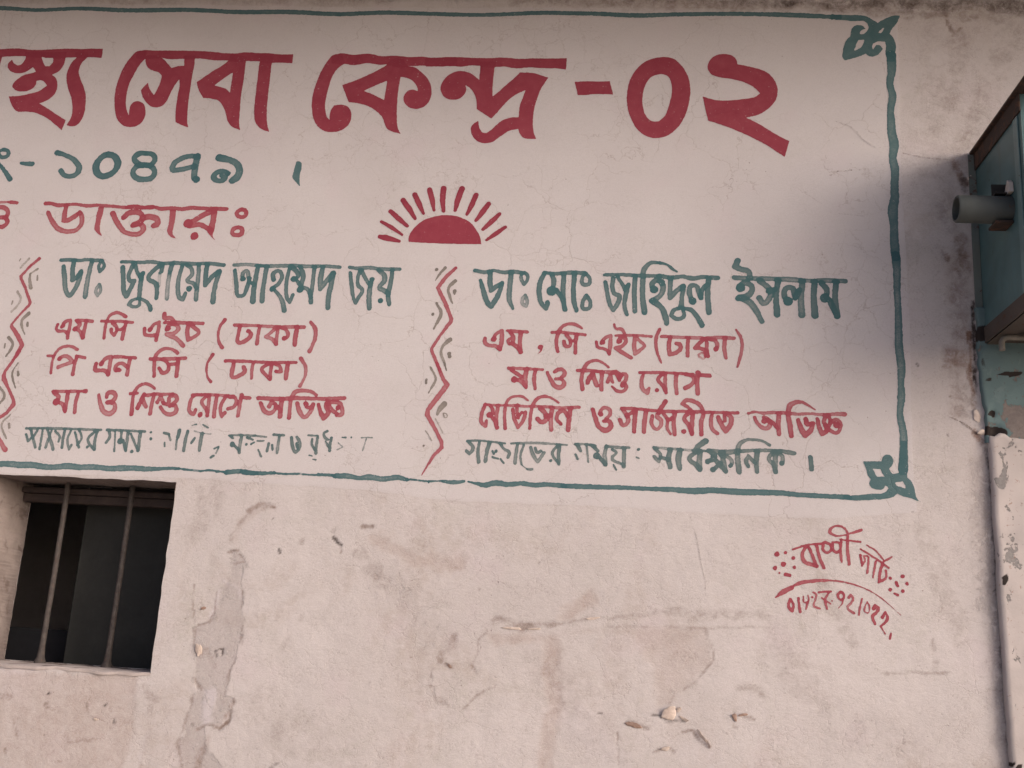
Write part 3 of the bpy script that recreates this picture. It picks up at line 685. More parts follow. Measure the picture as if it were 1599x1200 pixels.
S 4.7 a=0.8 -1047 2136 -1016 2136
S 7.8 -1014 2134 -1016 2105 -1015 2078
S 6.2 -1032 2124 -1031 2106 -1020 2089
S 4.3 a=0.8 -1036 2070 -1026 2068
S 3.9 a=0.8 -1023 2058 -1012 2056
S 7.4 -984 2152 -995 2144 -988 2129 -979 2124
S 7 -968 2130 -970 2111 -970 2088
S 5.4 a=0.8 -986 2118 -975 2099
S 4.3 -932 2133 -920 2133
C -902 2134 6
S 3.5 a=0.8 -868 2134 -853 2136 -833 2136
S 3.1 a=0.6 -852 2130 -860 2092
S 2.3 a=0.6 -944 2115 -926 2101 -945 2092
G name_row_right teal P green doctor name row of the right column
S 11.2 -535 2716 -503 2711 -471 2718 -443 2712 -406 2715 -374 2711
T -514 2683 10 -498 2635 14 -485 2604 15 -473 2592 15 -457 2619 15 -445 2653 13 -440 2676 10
L -483 2713 14 -482 2677 14 -476 2648 14 -460 2661 14 -442 2674 11
T -412 2712 14 -414 2666 14 -412 2612 14 -400 2587 8
O 9.6 -373 2712 -358 2703 -359 2684 -368 2672 -377 2688 -379 2704
O 9.2 a=0.75 -361 2633 -353 2613 -356 2595 -369 2604 -369 2623
S 11.1 -302 2714 -262 2711 -219 2716 -167 2715
T -302 2712 13 -314 2681 14 -315 2639 14 -305 2604 13 -290 2587 10 -286 2610 14
S 12.7 -278 2709 -269 2686 -271 2665
C -276 2650 33
S 12.6 -261 2654 -240 2626 -228 2587
T -237 2712 14 -237 2649 14 -229 2589 11
T -202 2712 14 -203 2658 13 -199 2612 14 -190 2584 11
O 11.1 -164 2713 -151 2696 -155 2676 -172 2676 -175 2700
O 11 -160 2637 -147 2618 -151 2593 -168 2592 -170 2617
S 10.9 -104 2710 -48 2712 -1 2710 77 2710
S 12.6 -99 2685 -91 2644 -80 2605 -70 2590 -55 2616 -53 2638 -70 2648 -75 2661 -74 2698
S 11.7 -62 2705 -43 2678 -35 2662 -24 2678
T -24 2678 13 -33 2633 13 -34 2600 12 -25 2575 11
S 13.2 -3 2708 -4 2654 0 2586
T 31 2585 16 24 2634 15 23 2696 14 27 2734 15 44 2753 12 76 2756 9
S 14.8 62 2662 52 2676 67 2695 85 2689
C 60 2662 26
T 75 2755 9 99 2750 6 118 2735 9 132 2726 5
S 16.3 79 2691 88 2677 87 2656 74 2637 55 2624
T 55 2624 18 83 2604 15 99 2570 17 103 2548 13
S 12.3 76 2710 119 2705 150 2710 177 2704 220 2709 243 2708 264 2707
S 13.9 113 2704 111 2669 112 2635 132 2659 153 2676
S 13.8 155 2676 150 2637 148 2604
T 148 2602 10 124 2593 11 117 2575 12 138 2564 12 158 2574 11 154 2596 10
T 152 2600 9 179 2596 13 202 2569 14 216 2545 15
C 184 2626 25
S 13 184 2626 174 2654 180 2678 193 2679 203 2658 211 2638
S 11.5 211 2638 218 2671 230 2684
S 15.3 234 2704 232 2651 237 2588
T 327 2768 17 319 2747 17 338 2738 15 362 2730 16 367 2709 14
S 13.4 316 2709 358 2707 404 2708 441 2707 498 2706 555 2703 611 2705 665 2704
C 336 2674 29
S 16 333 2682 354 2692 373 2678 368 2656 331 2639
T 335 2641 18 362 2629 18 385 2601 16 404 2562 14
S 15.2 398 2699 417 2684 432 2666 424 2635 412 2623 396 2642
S 12.9 424 2665 445 2674
T 455 2701 16 449 2644 15 452 2587 18
C 486 2632 30
S 14.3 486 2632 475 2650 482 2677 500 2677 506 2657 509 2643
S 12 509 2643 522 2672
T 532 2702 16 527 2645 16 529 2587 18
T 570 2701 16 567 2646 16 570 2586 19
S 14.2 592 2695 607 2675 607 2651
C 601 2646 31
S 14.1 614 2643 625 2615 638 2588
T 637 2700 16 633 2648 15 639 2586 17
G degree_row_right red P first red line under the right doctor name
S 9.5 -486 2482 -484 2466 -470 2457 -451 2457 -435 2447
T -459 2478 10 -450 2498 8 -432 2508 11 -430 2477 11 -434 2446 11
C -457 2479 18
S 8.2 -413 2510 -381 2508 -348 2507
S 9.5 -406 2505 -394 2491 -395 2471 -404 2464 -409 2476 -396 2484
S 9.4 -396 2466 -378 2455 -365 2438
S 10.1 -368 2505 -370 2475 -366 2438
C -302 2457 18
P -301 2450 -293 2456 -299 2440 -310 2434 -304 2443
T -245 2444 9 -251 2475 9 -247 2505 11 -237 2526 9 -216 2538 8 -190 2536 9 -170 2525 6
S 8.7 -267 2508 -239 2510 -208 2507 -159 2503
S 9.4 -226 2479 -222 2466 -210 2462 -204 2477 -212 2493 -220 2502
S 8.7 -205 2480 -187 2481
S 10 -186 2503 -188 2474 -188 2440
S 8 -121 2480 -117 2463 -97 2458 -84 2451 -78 2440
S 9.3 -104 2476 -95 2493 -75 2503 -76 2470 -78 2441
C -101 2479 17
T -65 2540 6 -61 2528 7 -41 2525 9 -31 2509 8
S 7.4 -60 2503 -26 2505 20 2505 55 2503
S 9.8 -49 2482 -46 2494 -31 2496 -26 2486 -36 2470 -59 2461 -37 2447 -9 2430
C -46 2484 15
S 9.9 3 2503 1 2473 5 2444 21 2457 33 2470 17 2488 5 2500
T 81 2528 9 71 2500 9 72 2465 8 80 2436 7 89 2415 5
S 8.5 88 2504 130 2503 173 2502 234 2502 276 2505 317 2504
S 10.4 114 2500 112 2472 115 2445 135 2451 150 2469 145 2480 135 2482
S 10.3 172 2501 171 2474 172 2442
S 9.7 222 2498 207 2483 194 2468 216 2466 232 2454 235 2442
S 9.1 230 2498 232 2469 235 2442
S 9.7 237 2498 258 2494 265 2478 261 2467
C 260 2467 17
T 289 2503 10 287 2471 10 292 2438 8
S 5.4 a=0.6 206 2446 217 2452 226 2444 223 2434 208 2440
T 323 2533 5 338 2508 8 343 2476 8 337 2441 8 328 2409 5
G care_row_right red P second red line under the right doctor name
S 8.1 -402 2383 -358 2383 -291 2382
S 9.4 -392 2377 -373 2365 -359 2356
C -381 2345 22
S 10 -377 2347 -359 2340 -342 2321
S 10.6 -343 2382 -346 2353 -342 2321
S 8.7 -314 2381 -317 2350 -312 2317
T -275 2373 8 -263 2349 10 -246 2327 12 -230 2324 12 -219 2338 11 -226 2350 9 -246 2352 9
S 9.9 -252 2375 -243 2382 -224 2382 -219 2370 -229 2356
T -159 2321 10 -164 2352 9 -159 2384 10 -147 2407 9 -126 2417 8 -101 2412 7 -78 2396 6
S 8 -178 2382 -150 2383 -116 2382
S 10.5 -144 2342 -139 2359 -127 2377
S 10.4 -128 2372 -122 2354 -114 2335
S 8.6 -119 2382 -97 2380 -63 2381 -54 2383
S 10.4 -98 2380 -100 2348 -99 2321
S 9.2 -80 2348 -72 2369 -64 2346
S 9.2 -62 2378 -51 2380 -43 2374
S 9.2 -43 2356 -40 2369 -33 2375 -24 2374 -22 2357 -33 2342
S 8.6 -43 2356 -53 2375
S 8.6 -43 2353 -36 2369
T -65 2332 7 -48 2319 9 -30 2318 9 -20 2330 10 -24 2342 9
C -33 2337 16
S 7.8 21 2381 69 2383 115 2383 160 2382 190 2380
T 33 2378 8 28 2352 9 36 2322 10 47 2315 10 52 2330 8
S 8.5 94 2379 80 2360 94 2342 105 2320
S 9.7 103 2380 102 2351 106 2318
C 77 2325 14
T 138 2381 11 136 2352 10 140 2316 9
S 10.3 166 2335 185 2347 194 2364 183 2377 166 2380
T 206 2386 13 203 2354 10 206 2318 11
S 9.6 212 2379 242 2378
G skill_row_right red P third red line under the right doctor name
S 7.4 -472 2259 -429 2258 -382 2259 -333 2258 -289 2259 -227 2257 -168 2261
T -470 2259 9 -480 2227 9 -478 2199 9 -465 2187 9 -463 2206 8
S 9.4 -454 2255 -445 2244 -445 2230
C -455 2225 19
S 9.3 -447 2220 -434 2203 -428 2185
S 9.3 -428 2257 -432 2222 -428 2183
T -401 2183 8 -405 2223 8 -403 2262 8 -390 2284 7 -372 2290 6 -350 2289 7 -332 2277 5
S 9.3 -380 2246 -373 2215 -360 2188 -345 2210 -339 2238
S 9.3 -366 2260 -366 2241 -361 2219
S 8.1 -362 2222 -350 2238
T -322 2186 8 -322 2226 8 -317 2261 9 -303 2284 9 -282 2293 8 -260 2289 7 -234 2274 6
S 11.1 -299 2218 -285 2208 -271 2217 -274 2236 -292 2254
S 9.2 -274 2228 -257 2233
S 9.8 -254 2257 -256 2222 -253 2185
S 9.8 -223 2205 -237 2220 -231 2242 -218 2248 -203 2231
S 10.4 -194 2258 -198 2221 -199 2185
T -124 2255 10 -112 2221 11 -99 2197 12 -81 2189 13 -64 2204 12 -69 2218 10 -88 2219 9
S 9.1 -101 2242 -92 2260 -73 2259 -68 2242 -82 2226
C -97 2240 15
S 8.3 -32 2262 12 2262 57 2259 118 2257 162 2259 207 2259 252 2259 331 2260
S 10.3 -36 2223 -25 2207 -11 2219 -14 2237 -29 2259
S 9.1 -13 2240 7 2254
S 10.3 13 2260 10 2226 9 2188
T 46 2258 11 41 2224 11 40 2188 10
T 105 2290 10 93 2269 11 84 2256 10
S 9.6 64 2240 64 2215 79 2198 93 2213 92 2229 80 2241 88 2255
S 9 96 2255 108 2239 118 2230 127 2237
T 114 2231 8 113 2202 8 123 2185 6
S 9.6 135 2255 132 2224 136 2184
S 9.5 179 2255 165 2238 178 2216 187 2191
S 10.7 191 2256 189 2223 190 2186
C 164 2194 16
T 219 2187 10 218 2227 10 224 2255 10 216 2277 10 195 2292 10 166 2293 10 158 2284 9 173 2274 8 185 2265 8
S 9.5 252 2257 248 2231 253 2204 269 2191
S 10.7 270 2244 282 2217 294 2200 309 2224 309 2246 298 2256
S 8.3 289 2253 291 2233
T 364 2260 7 383 2265 6 405 2262 8 439 2265 8 478 2264 9 515 2262 8 552 2265 7 588 2263 8 624 2266 9 656 2267 11
T 382 2247 8 393 2226 9 405 2216 10 420 2214 11 430 2228 10 423 2242 10 411 2248 10
C 412 2237 18
S 9.3 425 2240 440 2231 450 2216
T 457 2262 11 454 2229 11 457 2197 11
T 494 2192 11 490 2225 12 485 2264 11 491 2289 13 508 2300 11 528 2301 7 544 2292 6 567 2278 3
T 515 2244 9 524 2216 12 536 2196 13 552 2212 12 560 2235 10
S 10.7 539 2243 543 2231 555 2235
C 537 2247 15
T 573 2248 9 578 2223 11 587 2202 11 601 2214 11 596 2229 10
S 9.2 599 2262 593 2239 602 2222 613 2213 631 2207 640 2218 641 2241 630 2249 615 2241
C 630 2231 20
S 8.7 606 2262 612 2242 603 2216
G visiting_row_right teal F faded green visiting time row of the right column
S 5.2 -522 2137 -492 2140 -447 2138 -398 2134
S 5.5 -379 2135 -294 2140 -201 2137
S 8.3 -516 2135 -500 2114 -511 2096 -521 2105
S 7.5 -481 2135 -484 2107 -479 2070
S 9 -449 2134 -455 2104 -458 2074
S 4.9 -438 2108 -432 2099
C -426 2108 11
S 6 -436 2088 -419 2084
S 4.5 -410 2083 -398 2070
S 6.7 -413 2132 -402 2118 -383 2105 -387 2089
S 8.2 -358 2136 -361 2104 -363 2072
S 5.2 -338 2131 -347 2097 -342 2069
S 3 a=0.8 -339 2066 -325 2056
S 5.9 a=0.8 -321 2054 -307 2055
S 8.1 -316 2125 -303 2095 -291 2079 -272 2110
S 7.4 -301 2123 -294 2109 -282 2115
S 6.6 -228 2137 -246 2109 -228 2080
S 8.1 -224 2136 -226 2106 -224 2076
C -250 2084 10
S 5.9 a=0.84 -174 2141 -146 2142 -124 2140
S 6.6 -124 2140 -110 2137
S 8.1 -168 2138 -157 2120
S 5.1 -172 2108 -165 2094
S 5.1 a=0.8 -139 2139 -131 2085
S 8 -119 2136 -102 2122
C -106 2105 22
S 8 -97 2103 -78 2080
S 8.7 -77 2138 -80 2108 -76 2080
S 6.5 -77 2137 -40 2136 -4 2136
S 6.5 -58 2127 -45 2120 -57 2103 -22 2081
S 8.7 -20 2134 -20 2106 -20 2075
S 5.1 -52 2079 -43 2064
C 24 2131 10
S 4 a=0.8 19 2106 27 2104
S 6.4 a=0.84 72 2140 121 2138 175 2136 232 2135
S 8.7 77 2136 93 2118 88 2096 75 2110
S 7.2 92 2109 118 2104
S 11.5 124 2133 119 2105 125 2079
S 12.2 154 2134 149 2106 154 2077
T 232 2166 14 210 2149 12 200 2134 11
S 10 210 2134 183 2107 204 2090 216 2076
S 11.4 216 2133 214 2105 217 2078
S 11.4 243 2136 261 2118 241 2102
C 240 2102 17
S 10.6 255 2116 275 2096 295 2072
C 256 2077 18
S 8.5 259 2079 279 2098
S 11.3 284 2133 289 2097 295 2074
S 8.5 278 2124 300 2119 313 2105 311 2091
C 309 2091 14
S 11.4 241 2136 282 2133 335 2138
T 336 2073 12 332 2106 12 331 2139 12 337 2161 10 353 2173 8 378 2176 6 406 2173 6 428 2161 7
S 8.4 335 2138 406 2144 459 2144
T 459 2144 9 483 2141 11 502 2138 10
S 8.5 364 2091 356 2107 364 2124 381 2104
S 10.6 390 2138 388 2105 390 2076
S 9.1 441 2140 425 2117 438 2103 445 2080
S 11.2 446 2138 445 2107 446 2078
S 9.1 453 2140 467 2126 466 2105
C 464 2104 15
T 551 2127 10 553 2108 10 554 2090 10
G divider_right red P zigzag divider painted between the doctor columns
L -600 2724 8 -631 2692 10 -656 2652 9 -627 2600 10 -602 2545 10 -603 2536 10 -634 2489 7 -661 2440 8 -660 2434 8 -628 2369 9
L -638 2390 8 -614 2339 10 -599 2320 13 -628 2277 13 -656 2235 11 -658 2219 11 -622 2163 9 -604 2132 9 -602 2113 9 -629 2081 8 -661 2019 2
G divider_right_dashes gray P grey dashes and dots flanking the middle divider
T -636 2724 8 -651 2705 6 -666 2678 3
C -665 2716 12
T -599 2678 10 -620 2651 7 -614 2625 7 -603 2599 3
T -598 2642 10 -598 2637 8 -598 2631 4
T -656 2599 6 -638 2558 8 -647 2536 8 -659 2509 4
C -666 2559 10
T -602 2473 12 -624 2449 7 -628 2427 7 -617 2400 7 -606 2369 3
C -601 2424 14
C -599 2416 14
T -660 2378 5 -639 2335 6 -647 2315 6 -659 2291 3
T -670 2336 6 -669 2324 6
T -604 2256 14 -616 2241 13 -625 2220 6
S 2.8 a=0.56 -630 2207 -618 2188 -602 2161
O 2.8 a=0.84 -605 2225 -595 2224 -592 2213 -597 2210 -603 2216
S 2.8 a=0.6 -659 2165 -648 2152 -636 2134
C -661 2116 6
S 1.9 a=0.52 -604 2080 -604 2076
T -613 2391 6 -606 2368 2
G divider_left red P zigzag divider painted near the left edge of the sign
T -2088 2730 10 -2116 2703 7
L -2116 2703 7 -2145 2664 8 -2143 2655 8 -2121 2621 7 -2093 2568 8 -2096 2557 8 -2123 2524 6 -2147 2487 7 -2146 2479 10 -2115 2444 13 -2095 2413 12 -2114 2367 9
L -2100 2392 9 -2140 2318 8 -2142 2303 11 -2139 2290 13 -2116 2257 7 -2091 2218 8 -2088 2204 12 -2107 2174 9 -2146 2144 9
L -2127 2094 8 -2089 2047 13
G divider_left_dashes gray P grey dashes and dots flanking the left divider
S 6.6 a=0.68 -2126 2730 -2152 2695
S 4.6 a=0.68 -2158 2728 -2161 2720
S 5.3 a=0.68 -2087 2692 -2112 2673
T -2112 2670 6 -2108 2644 9 -2100 2621 10
S 4.9 a=0.76 -2084 2667 -2082 2651
S 6.5 a=0.68 -2148 2607 -2130 2579 -2138 2556 -2156 2533
S 4.9 a=0.6 -2159 2571 -2160 2560
T -2091 2528 10 -2112 2499 8 -2105 2473 6 -2092 2451 3
S 7.8 -2090 2494 -2088 2483
T -2150 2440 8 -2130 2416 7 -2137 2390 8 -2147 2371 4
S 4.5 a=0.84 -2158 2416 -2158 2402
T -2099 2349 3 -2113 2313 5 -2108 2294 6 -2092 2261 3
S 7 -2093 2318 -2090 2307
S 6.4 -2156 2268 -2126 2229 -2144 2200
S 5 a=0.68 -2093 2168 -2118 2131 -2107 2107 -2092 2085
S 6.3 a=0.68 -2092 2136 -2088 2123
G signature red W painter signature with phone number low on the wall
S 6.3 497 1843 544 1860 582 1865
T 535 1855 9 524 1827 9 531 1808 11 550 1801 11 566 1797 10
S 8.8 544 1852 555 1824 564 1799
T 565 1861 9 575 1822 9 587 1793 9
S 7.5 587 1868 587 1844 598 1839 607 1845 607 1863 592 1869
S 7.5 614 1870 615 1847 624 1841 634 1848 634 1868 615 1870
S 7.5 639 1881 636 1847 639 1813
S 5.6 636 1880 657 1878 695 1875
S 8.1 657 1878 657 1842 661 1808
T 657 1880 6 657 1902 6 642 1918 6 624 1920 6 608 1910 8 604 1900 8 620 1891 6 651 1894 4 676 1903 7 699 1911 8
S 6.2 696 1853 722 1838 749 1821 775 1802
S 5.6 694 1837 698 1804
S 5 a=0.8 698 1806 707 1822 703 1834 714 1835
S 5.6 a=0.83 718 1832 713 1784
S 5.6 a=0.8 738 1820 729 1771
T 758 1815 8 750 1790 7 745 1758 7
S 6.8 a=0.86 748 1761 765 1771 767 1794
S 4.3 713 1867 741 1849 763 1822
S 5.6 a=0.8 761 1820 785 1835
T 445 1698 4 468 1715 14 493 1730 12
T 495 1734 6 524 1746 11 562 1753 9 596 1756 6 636 1755 4 674 1748 4 710 1736 3 744 1718 2 773 1695 2 808 1664 1
O 6.9 488 1696 497 1679 493 1661 486 1666 484 1684
T 512 1700 7 513 1683 7 516 1660 8
S 4.4 a=0.8 526 1705 529 1688 540 1690 540 1709
S 4.3 a=0.8 540 1690 533 1668
C 552 1704 6
S 5 a=0.81 554 1719 562 1715 561 1698 556 1679 574 1673
S 6.2 572 1720 607 1724
S 6.2 a=0.81 602 1722 590 1700 594 1673
S 4.3 a=0.8 580 1704 605 1688
C 609 1697 4
O 7.4 636 1724 644 1712 635 1701 627 1709 629 1720
S 4 a=0.8 643 1709 638 1690 628 1677
S 6.1 a=0.8 657 1708 664 1718 670 1708 665 1694 654 1681 672 1664
S 5.5 a=0.8 696 1708 690 1683 686 1660
O 4.3 a=0.8 711 1700 717 1685 711 1667 704 1669 705 1687
T 729 1681 10 734 1690 7 742 1683 9 736 1669 8 726 1660 9 732 1636 6
T 753 1657 9 761 1672 7 768 1660 8 760 1642 6 748 1631 6 760 1609 3
S 4.9 776 1613 773 1597
C 468 1797 15
C 449 1826 15
C 474 1832 10
C 497 1817 11
C 500 1789 11
S 8.2 475 1767 486 1766
C 456 1770 6
C 443 1785 13
S 8 796 1761 799 1751
C 814 1780 12
C 826 1758 10
C 813 1736 11
S 5.5 790 1728 799 1724
C 778 1738 10
C 779 1772 9
G cracks dark K thin dark cracks across the bare plaster
T a=0.42 188 1934 1.4 211 1856 3 222 1793 3 237 1737 3 238 1688 1.4
T a=0.48 -1698 1332 1.4 -1664 1307 3.1 -1657 1279 3.1 -1667 1259 3.1 -1654 1226 3.1 -1609 1210 3.1 -1569 1191 1.4
T a=0.66 967 2269 2.5 1000 2254 5.6 1022 2239 5.6 1043 2220 5.6 1072 2193 2.5
T a=0.54 646 3266 2.3 696 3243 5.1 736 3196 5.1 768 3173 2.3
T a=0.6 648 3085 2.3 693 3090 2.3
T a=0.48 857 3151 2.3 917 3137 5 997 3129 2.3
T a=0.48 609 2940 2.3 730 2928 2.3
T a=0.54 1072 2197 2.5 1145 2180 2.5
'''

WX0, WX1, WZ0, WZ1 = -3.3, 2.6, 0.0, 4.4       # the whole wall
FX0, FX1, FZ0, FZ1 = -2.70, 1.50, 0.90, 3.86   # its finely modelled part
STEP = 0.006
CH = ('sign', 'dirt', 'bare', 'soot', 'pink', 'rust', 'light', 'crack')

gx = np.arange(FX0, FX1 + 1e-6, STEP); gz = np.arange(FZ0, FZ1 + 1e-6, STEP)
GX, GZ = np.meshgrid(gx, gz, indexing='ij')
masks = {c: np.zeros(GX.shape) for c in CH}
_wx = vnoise(GX, GZ, 0.05, 3, 4, 0.6) * 0.010
_wz = vnoise(GX, GZ, 0.05, 5, 4, 0.6) * 0.010
_edge = vnoise(GX, GZ, 0.035, 8, 4, 0.7)

def smooth01(t):
    t = np.clip(t, 0, 1); return t * t * (3 - 2 * t)

for line in MARKS.splitlines():
    t = line.split()
    if not t: continue
    typ, ch, w, a = t[0], t[1], float(t[2]) / 1000, float(t[3])
    P = np.array(list(map(float, t[4:]))).reshape(-1, 2) / 1000
    pad = 0.06 + w
    i0, i1 = np.searchsorted(gx, [P[:, 0].min() - pad, P[:, 0].max() + pad])
    j0, j1 = np.searchsorted(gz, [P[:, 1].min() - pad, P[:, 1].max() + pad])
    if i1 <= i0 or j1 <= j0: continue
    s = np.s_[i0:i1, j0:j1]
    x = GX[s]; z = GZ[s]
    if ch == 'sign':
        sd = poly_sdf(x + _wx[s] * .3, z + _wz[s] * .3, P)
        m = smooth01(0.5 - sd / 0.010)
    elif typ == 'A':
        sd = poly_sdf(x + _wx[s], z + _wz[s], P)
        m = smooth01(0.5 - sd / 0.022 + 0.35 * _edge[s])
    else:
        wk = 0.25 if ch == 'crack' else min(1.0, w / 0.03)
        d = np.full(x.shape, 1e9)
        for p, q in zip(P, P[1:]):
            d = np.minimum(d, seg_dist(x + _wx[s] * wk, z + _wz[s] * wk, p, q)[0])
        hw = max(w / 2, 0.003)
        soft = max(hw * 0.9, 0.004)
        m = smooth01(1.0 - (d - hw * 0.35) / soft * 1.0 + (0.0 if ch == 'crack' else 0.5 * _edge[s] * np.clip((d < hw * 2), 0, 1)))
        m = m * (d < hw * 2.4)
    masks[ch][s] = np.maximum(masks[ch][s], m * a)

# relief of the plaster, metres, towards the viewer
relief = 0.0030 * vnoise(GX, GZ, 0.55, 21, 2, 0.4)
low = 1 - masks['sign']
relief += low * (0.0008 * vnoise(GX, GZ, 0.11, 22, 3, 0.5) + 0.00022 * vnoise(GX, GZ, 0.02, 23, 2, 0.5))
relief -= 0.0013 * smooth01(masks['bare'] * 1.1 + _edge * .5 - .25)
relief -= 0.0022 * smooth01(masks['soot'] * 1.8 - .6)
relief -= 0.0014 * masks['crack'] + 0.0012 * smooth01(masks['dirt'] * 1.6 - .3)
relief += 0.0010 * masks['light'] + 0.0008 * smooth01(masks['pink'] * 3 - .4) * -1
relief += 0.0007 * masks['sign']

def sample(arr, X, Z):
    u = np.clip((np.asarray(X) - FX0) / STEP, 0, arr.shape[0] - 1.001); v = np.clip((np.asarray(Z) - FZ0) / STEP, 0, arr.shape[1] - 1.001)
    i = u.astype(int); j = v.astype(int); fu = u - i; fv = v - j
    return (arr[i, j] * (1 - fu) + arr[i + 1, j] * fu) * (1 - fv) + (arr[i, j + 1] * (1 - fu) + arr[i + 1, j + 1] * fu) * fv

def add_attr(me, name, vals):
    a = me.attributes.new(name, 'FLOAT', 'POINT'); a.data.foreach_set('value', np.asarray(vals, np.float32).ravel())

# ------------------------------------------------------------------ materials
def new_mat(name):
    m = bpy.data.materials.new(name); m.use_nodes = True
    nt = m.node_tree
    for n in list(nt.nodes): nt.nodes.remove(n)
    out = nt.nodes.new('ShaderNodeOutputMaterial'); b = nt.nodes.new('ShaderNodeBsdfPrincipled')
    nt.links.new(b.outputs[0], out.inputs[0])
    b.inputs['Specular IOR Level'].default_value = 0.25
    return m, nt, b

class NB:
    """small node-building helper"""
    def __init__(s, nt): s.nt = nt
    def n(s, t, **k):
        q = s.nt.nodes.new(t)
        for a, b in k.items(): setattr(q, a, b)
        return q
    def put(s, sock, v):
        if hasattr(v, 'is_output') or hasattr(v, 'links'): s.nt.links.new(v, sock)
        else:
            if isinstance(v, (tuple, list)) and len(v) == 3 and sock.type == 'RGBA': v = (*v, 1)
            sock.default_value = v
    def math(s, op, a, b=0.0, clamp=False):
        q = s.n('ShaderNodeMath', operation=op); q.use_clamp = clamp
        s.put(q.inputs[0], a); s.put(q.inputs[1], b); return q.outputs[0]
    def mix(s, f, a, b, mode='MIX'):
        q = s.n('ShaderNodeMix', data_type='RGBA', blend_type=mode)
        s.put(q.inputs[0], f); s.put(q.inputs[6], a); s.put(q.inputs[7], b); return q.outputs[2]
    def noise(s, vec, scale, detail=4, rough=.55, dist=0.0):
        q = s.n('ShaderNodeTexNoise'); s.put(q.inputs['Vector'], vec)
        q.inputs['Scale'].default_value = scale; q.inputs['Detail'].default_value = detail
        q.inputs['Roughness'].default_value = rough; q.inputs['Distortion'].default_value = dist
        return q
    def ramp(s, v, lo, hi, a=0.0, b=1.0):
        q = s.n('ShaderNodeMapRange', interpolation_type='SMOOTHSTEP')
        s.put(q.inputs[0], v); s.put(q.inputs[1], lo); s.put(q.inputs[2], hi); s.put(q.inputs[3], a); s.put(q.inputs[4], b)
        return q.outputs[0]
    def attr(s, name):
        q = s.n('ShaderNodeAttribute'); q.attribute_name = name; return q.outputs['Fac']
    def pos(s): return s.n('ShaderNodeNewGeometry').outputs['Position']
    def vmul(s, v, t):
        q = s.n('ShaderNodeVectorMath', operation='MULTIPLY'); s.put(q.inputs[0], v); q.inputs[1].default_value = t; return q.outputs[0]
    def vadd(s, v, w):
        q = s.n('ShaderNodeVectorMath', operation='ADD'); s.put(q.inputs[0], v); s.put(q.inputs[1], w); return q.outputs[0]

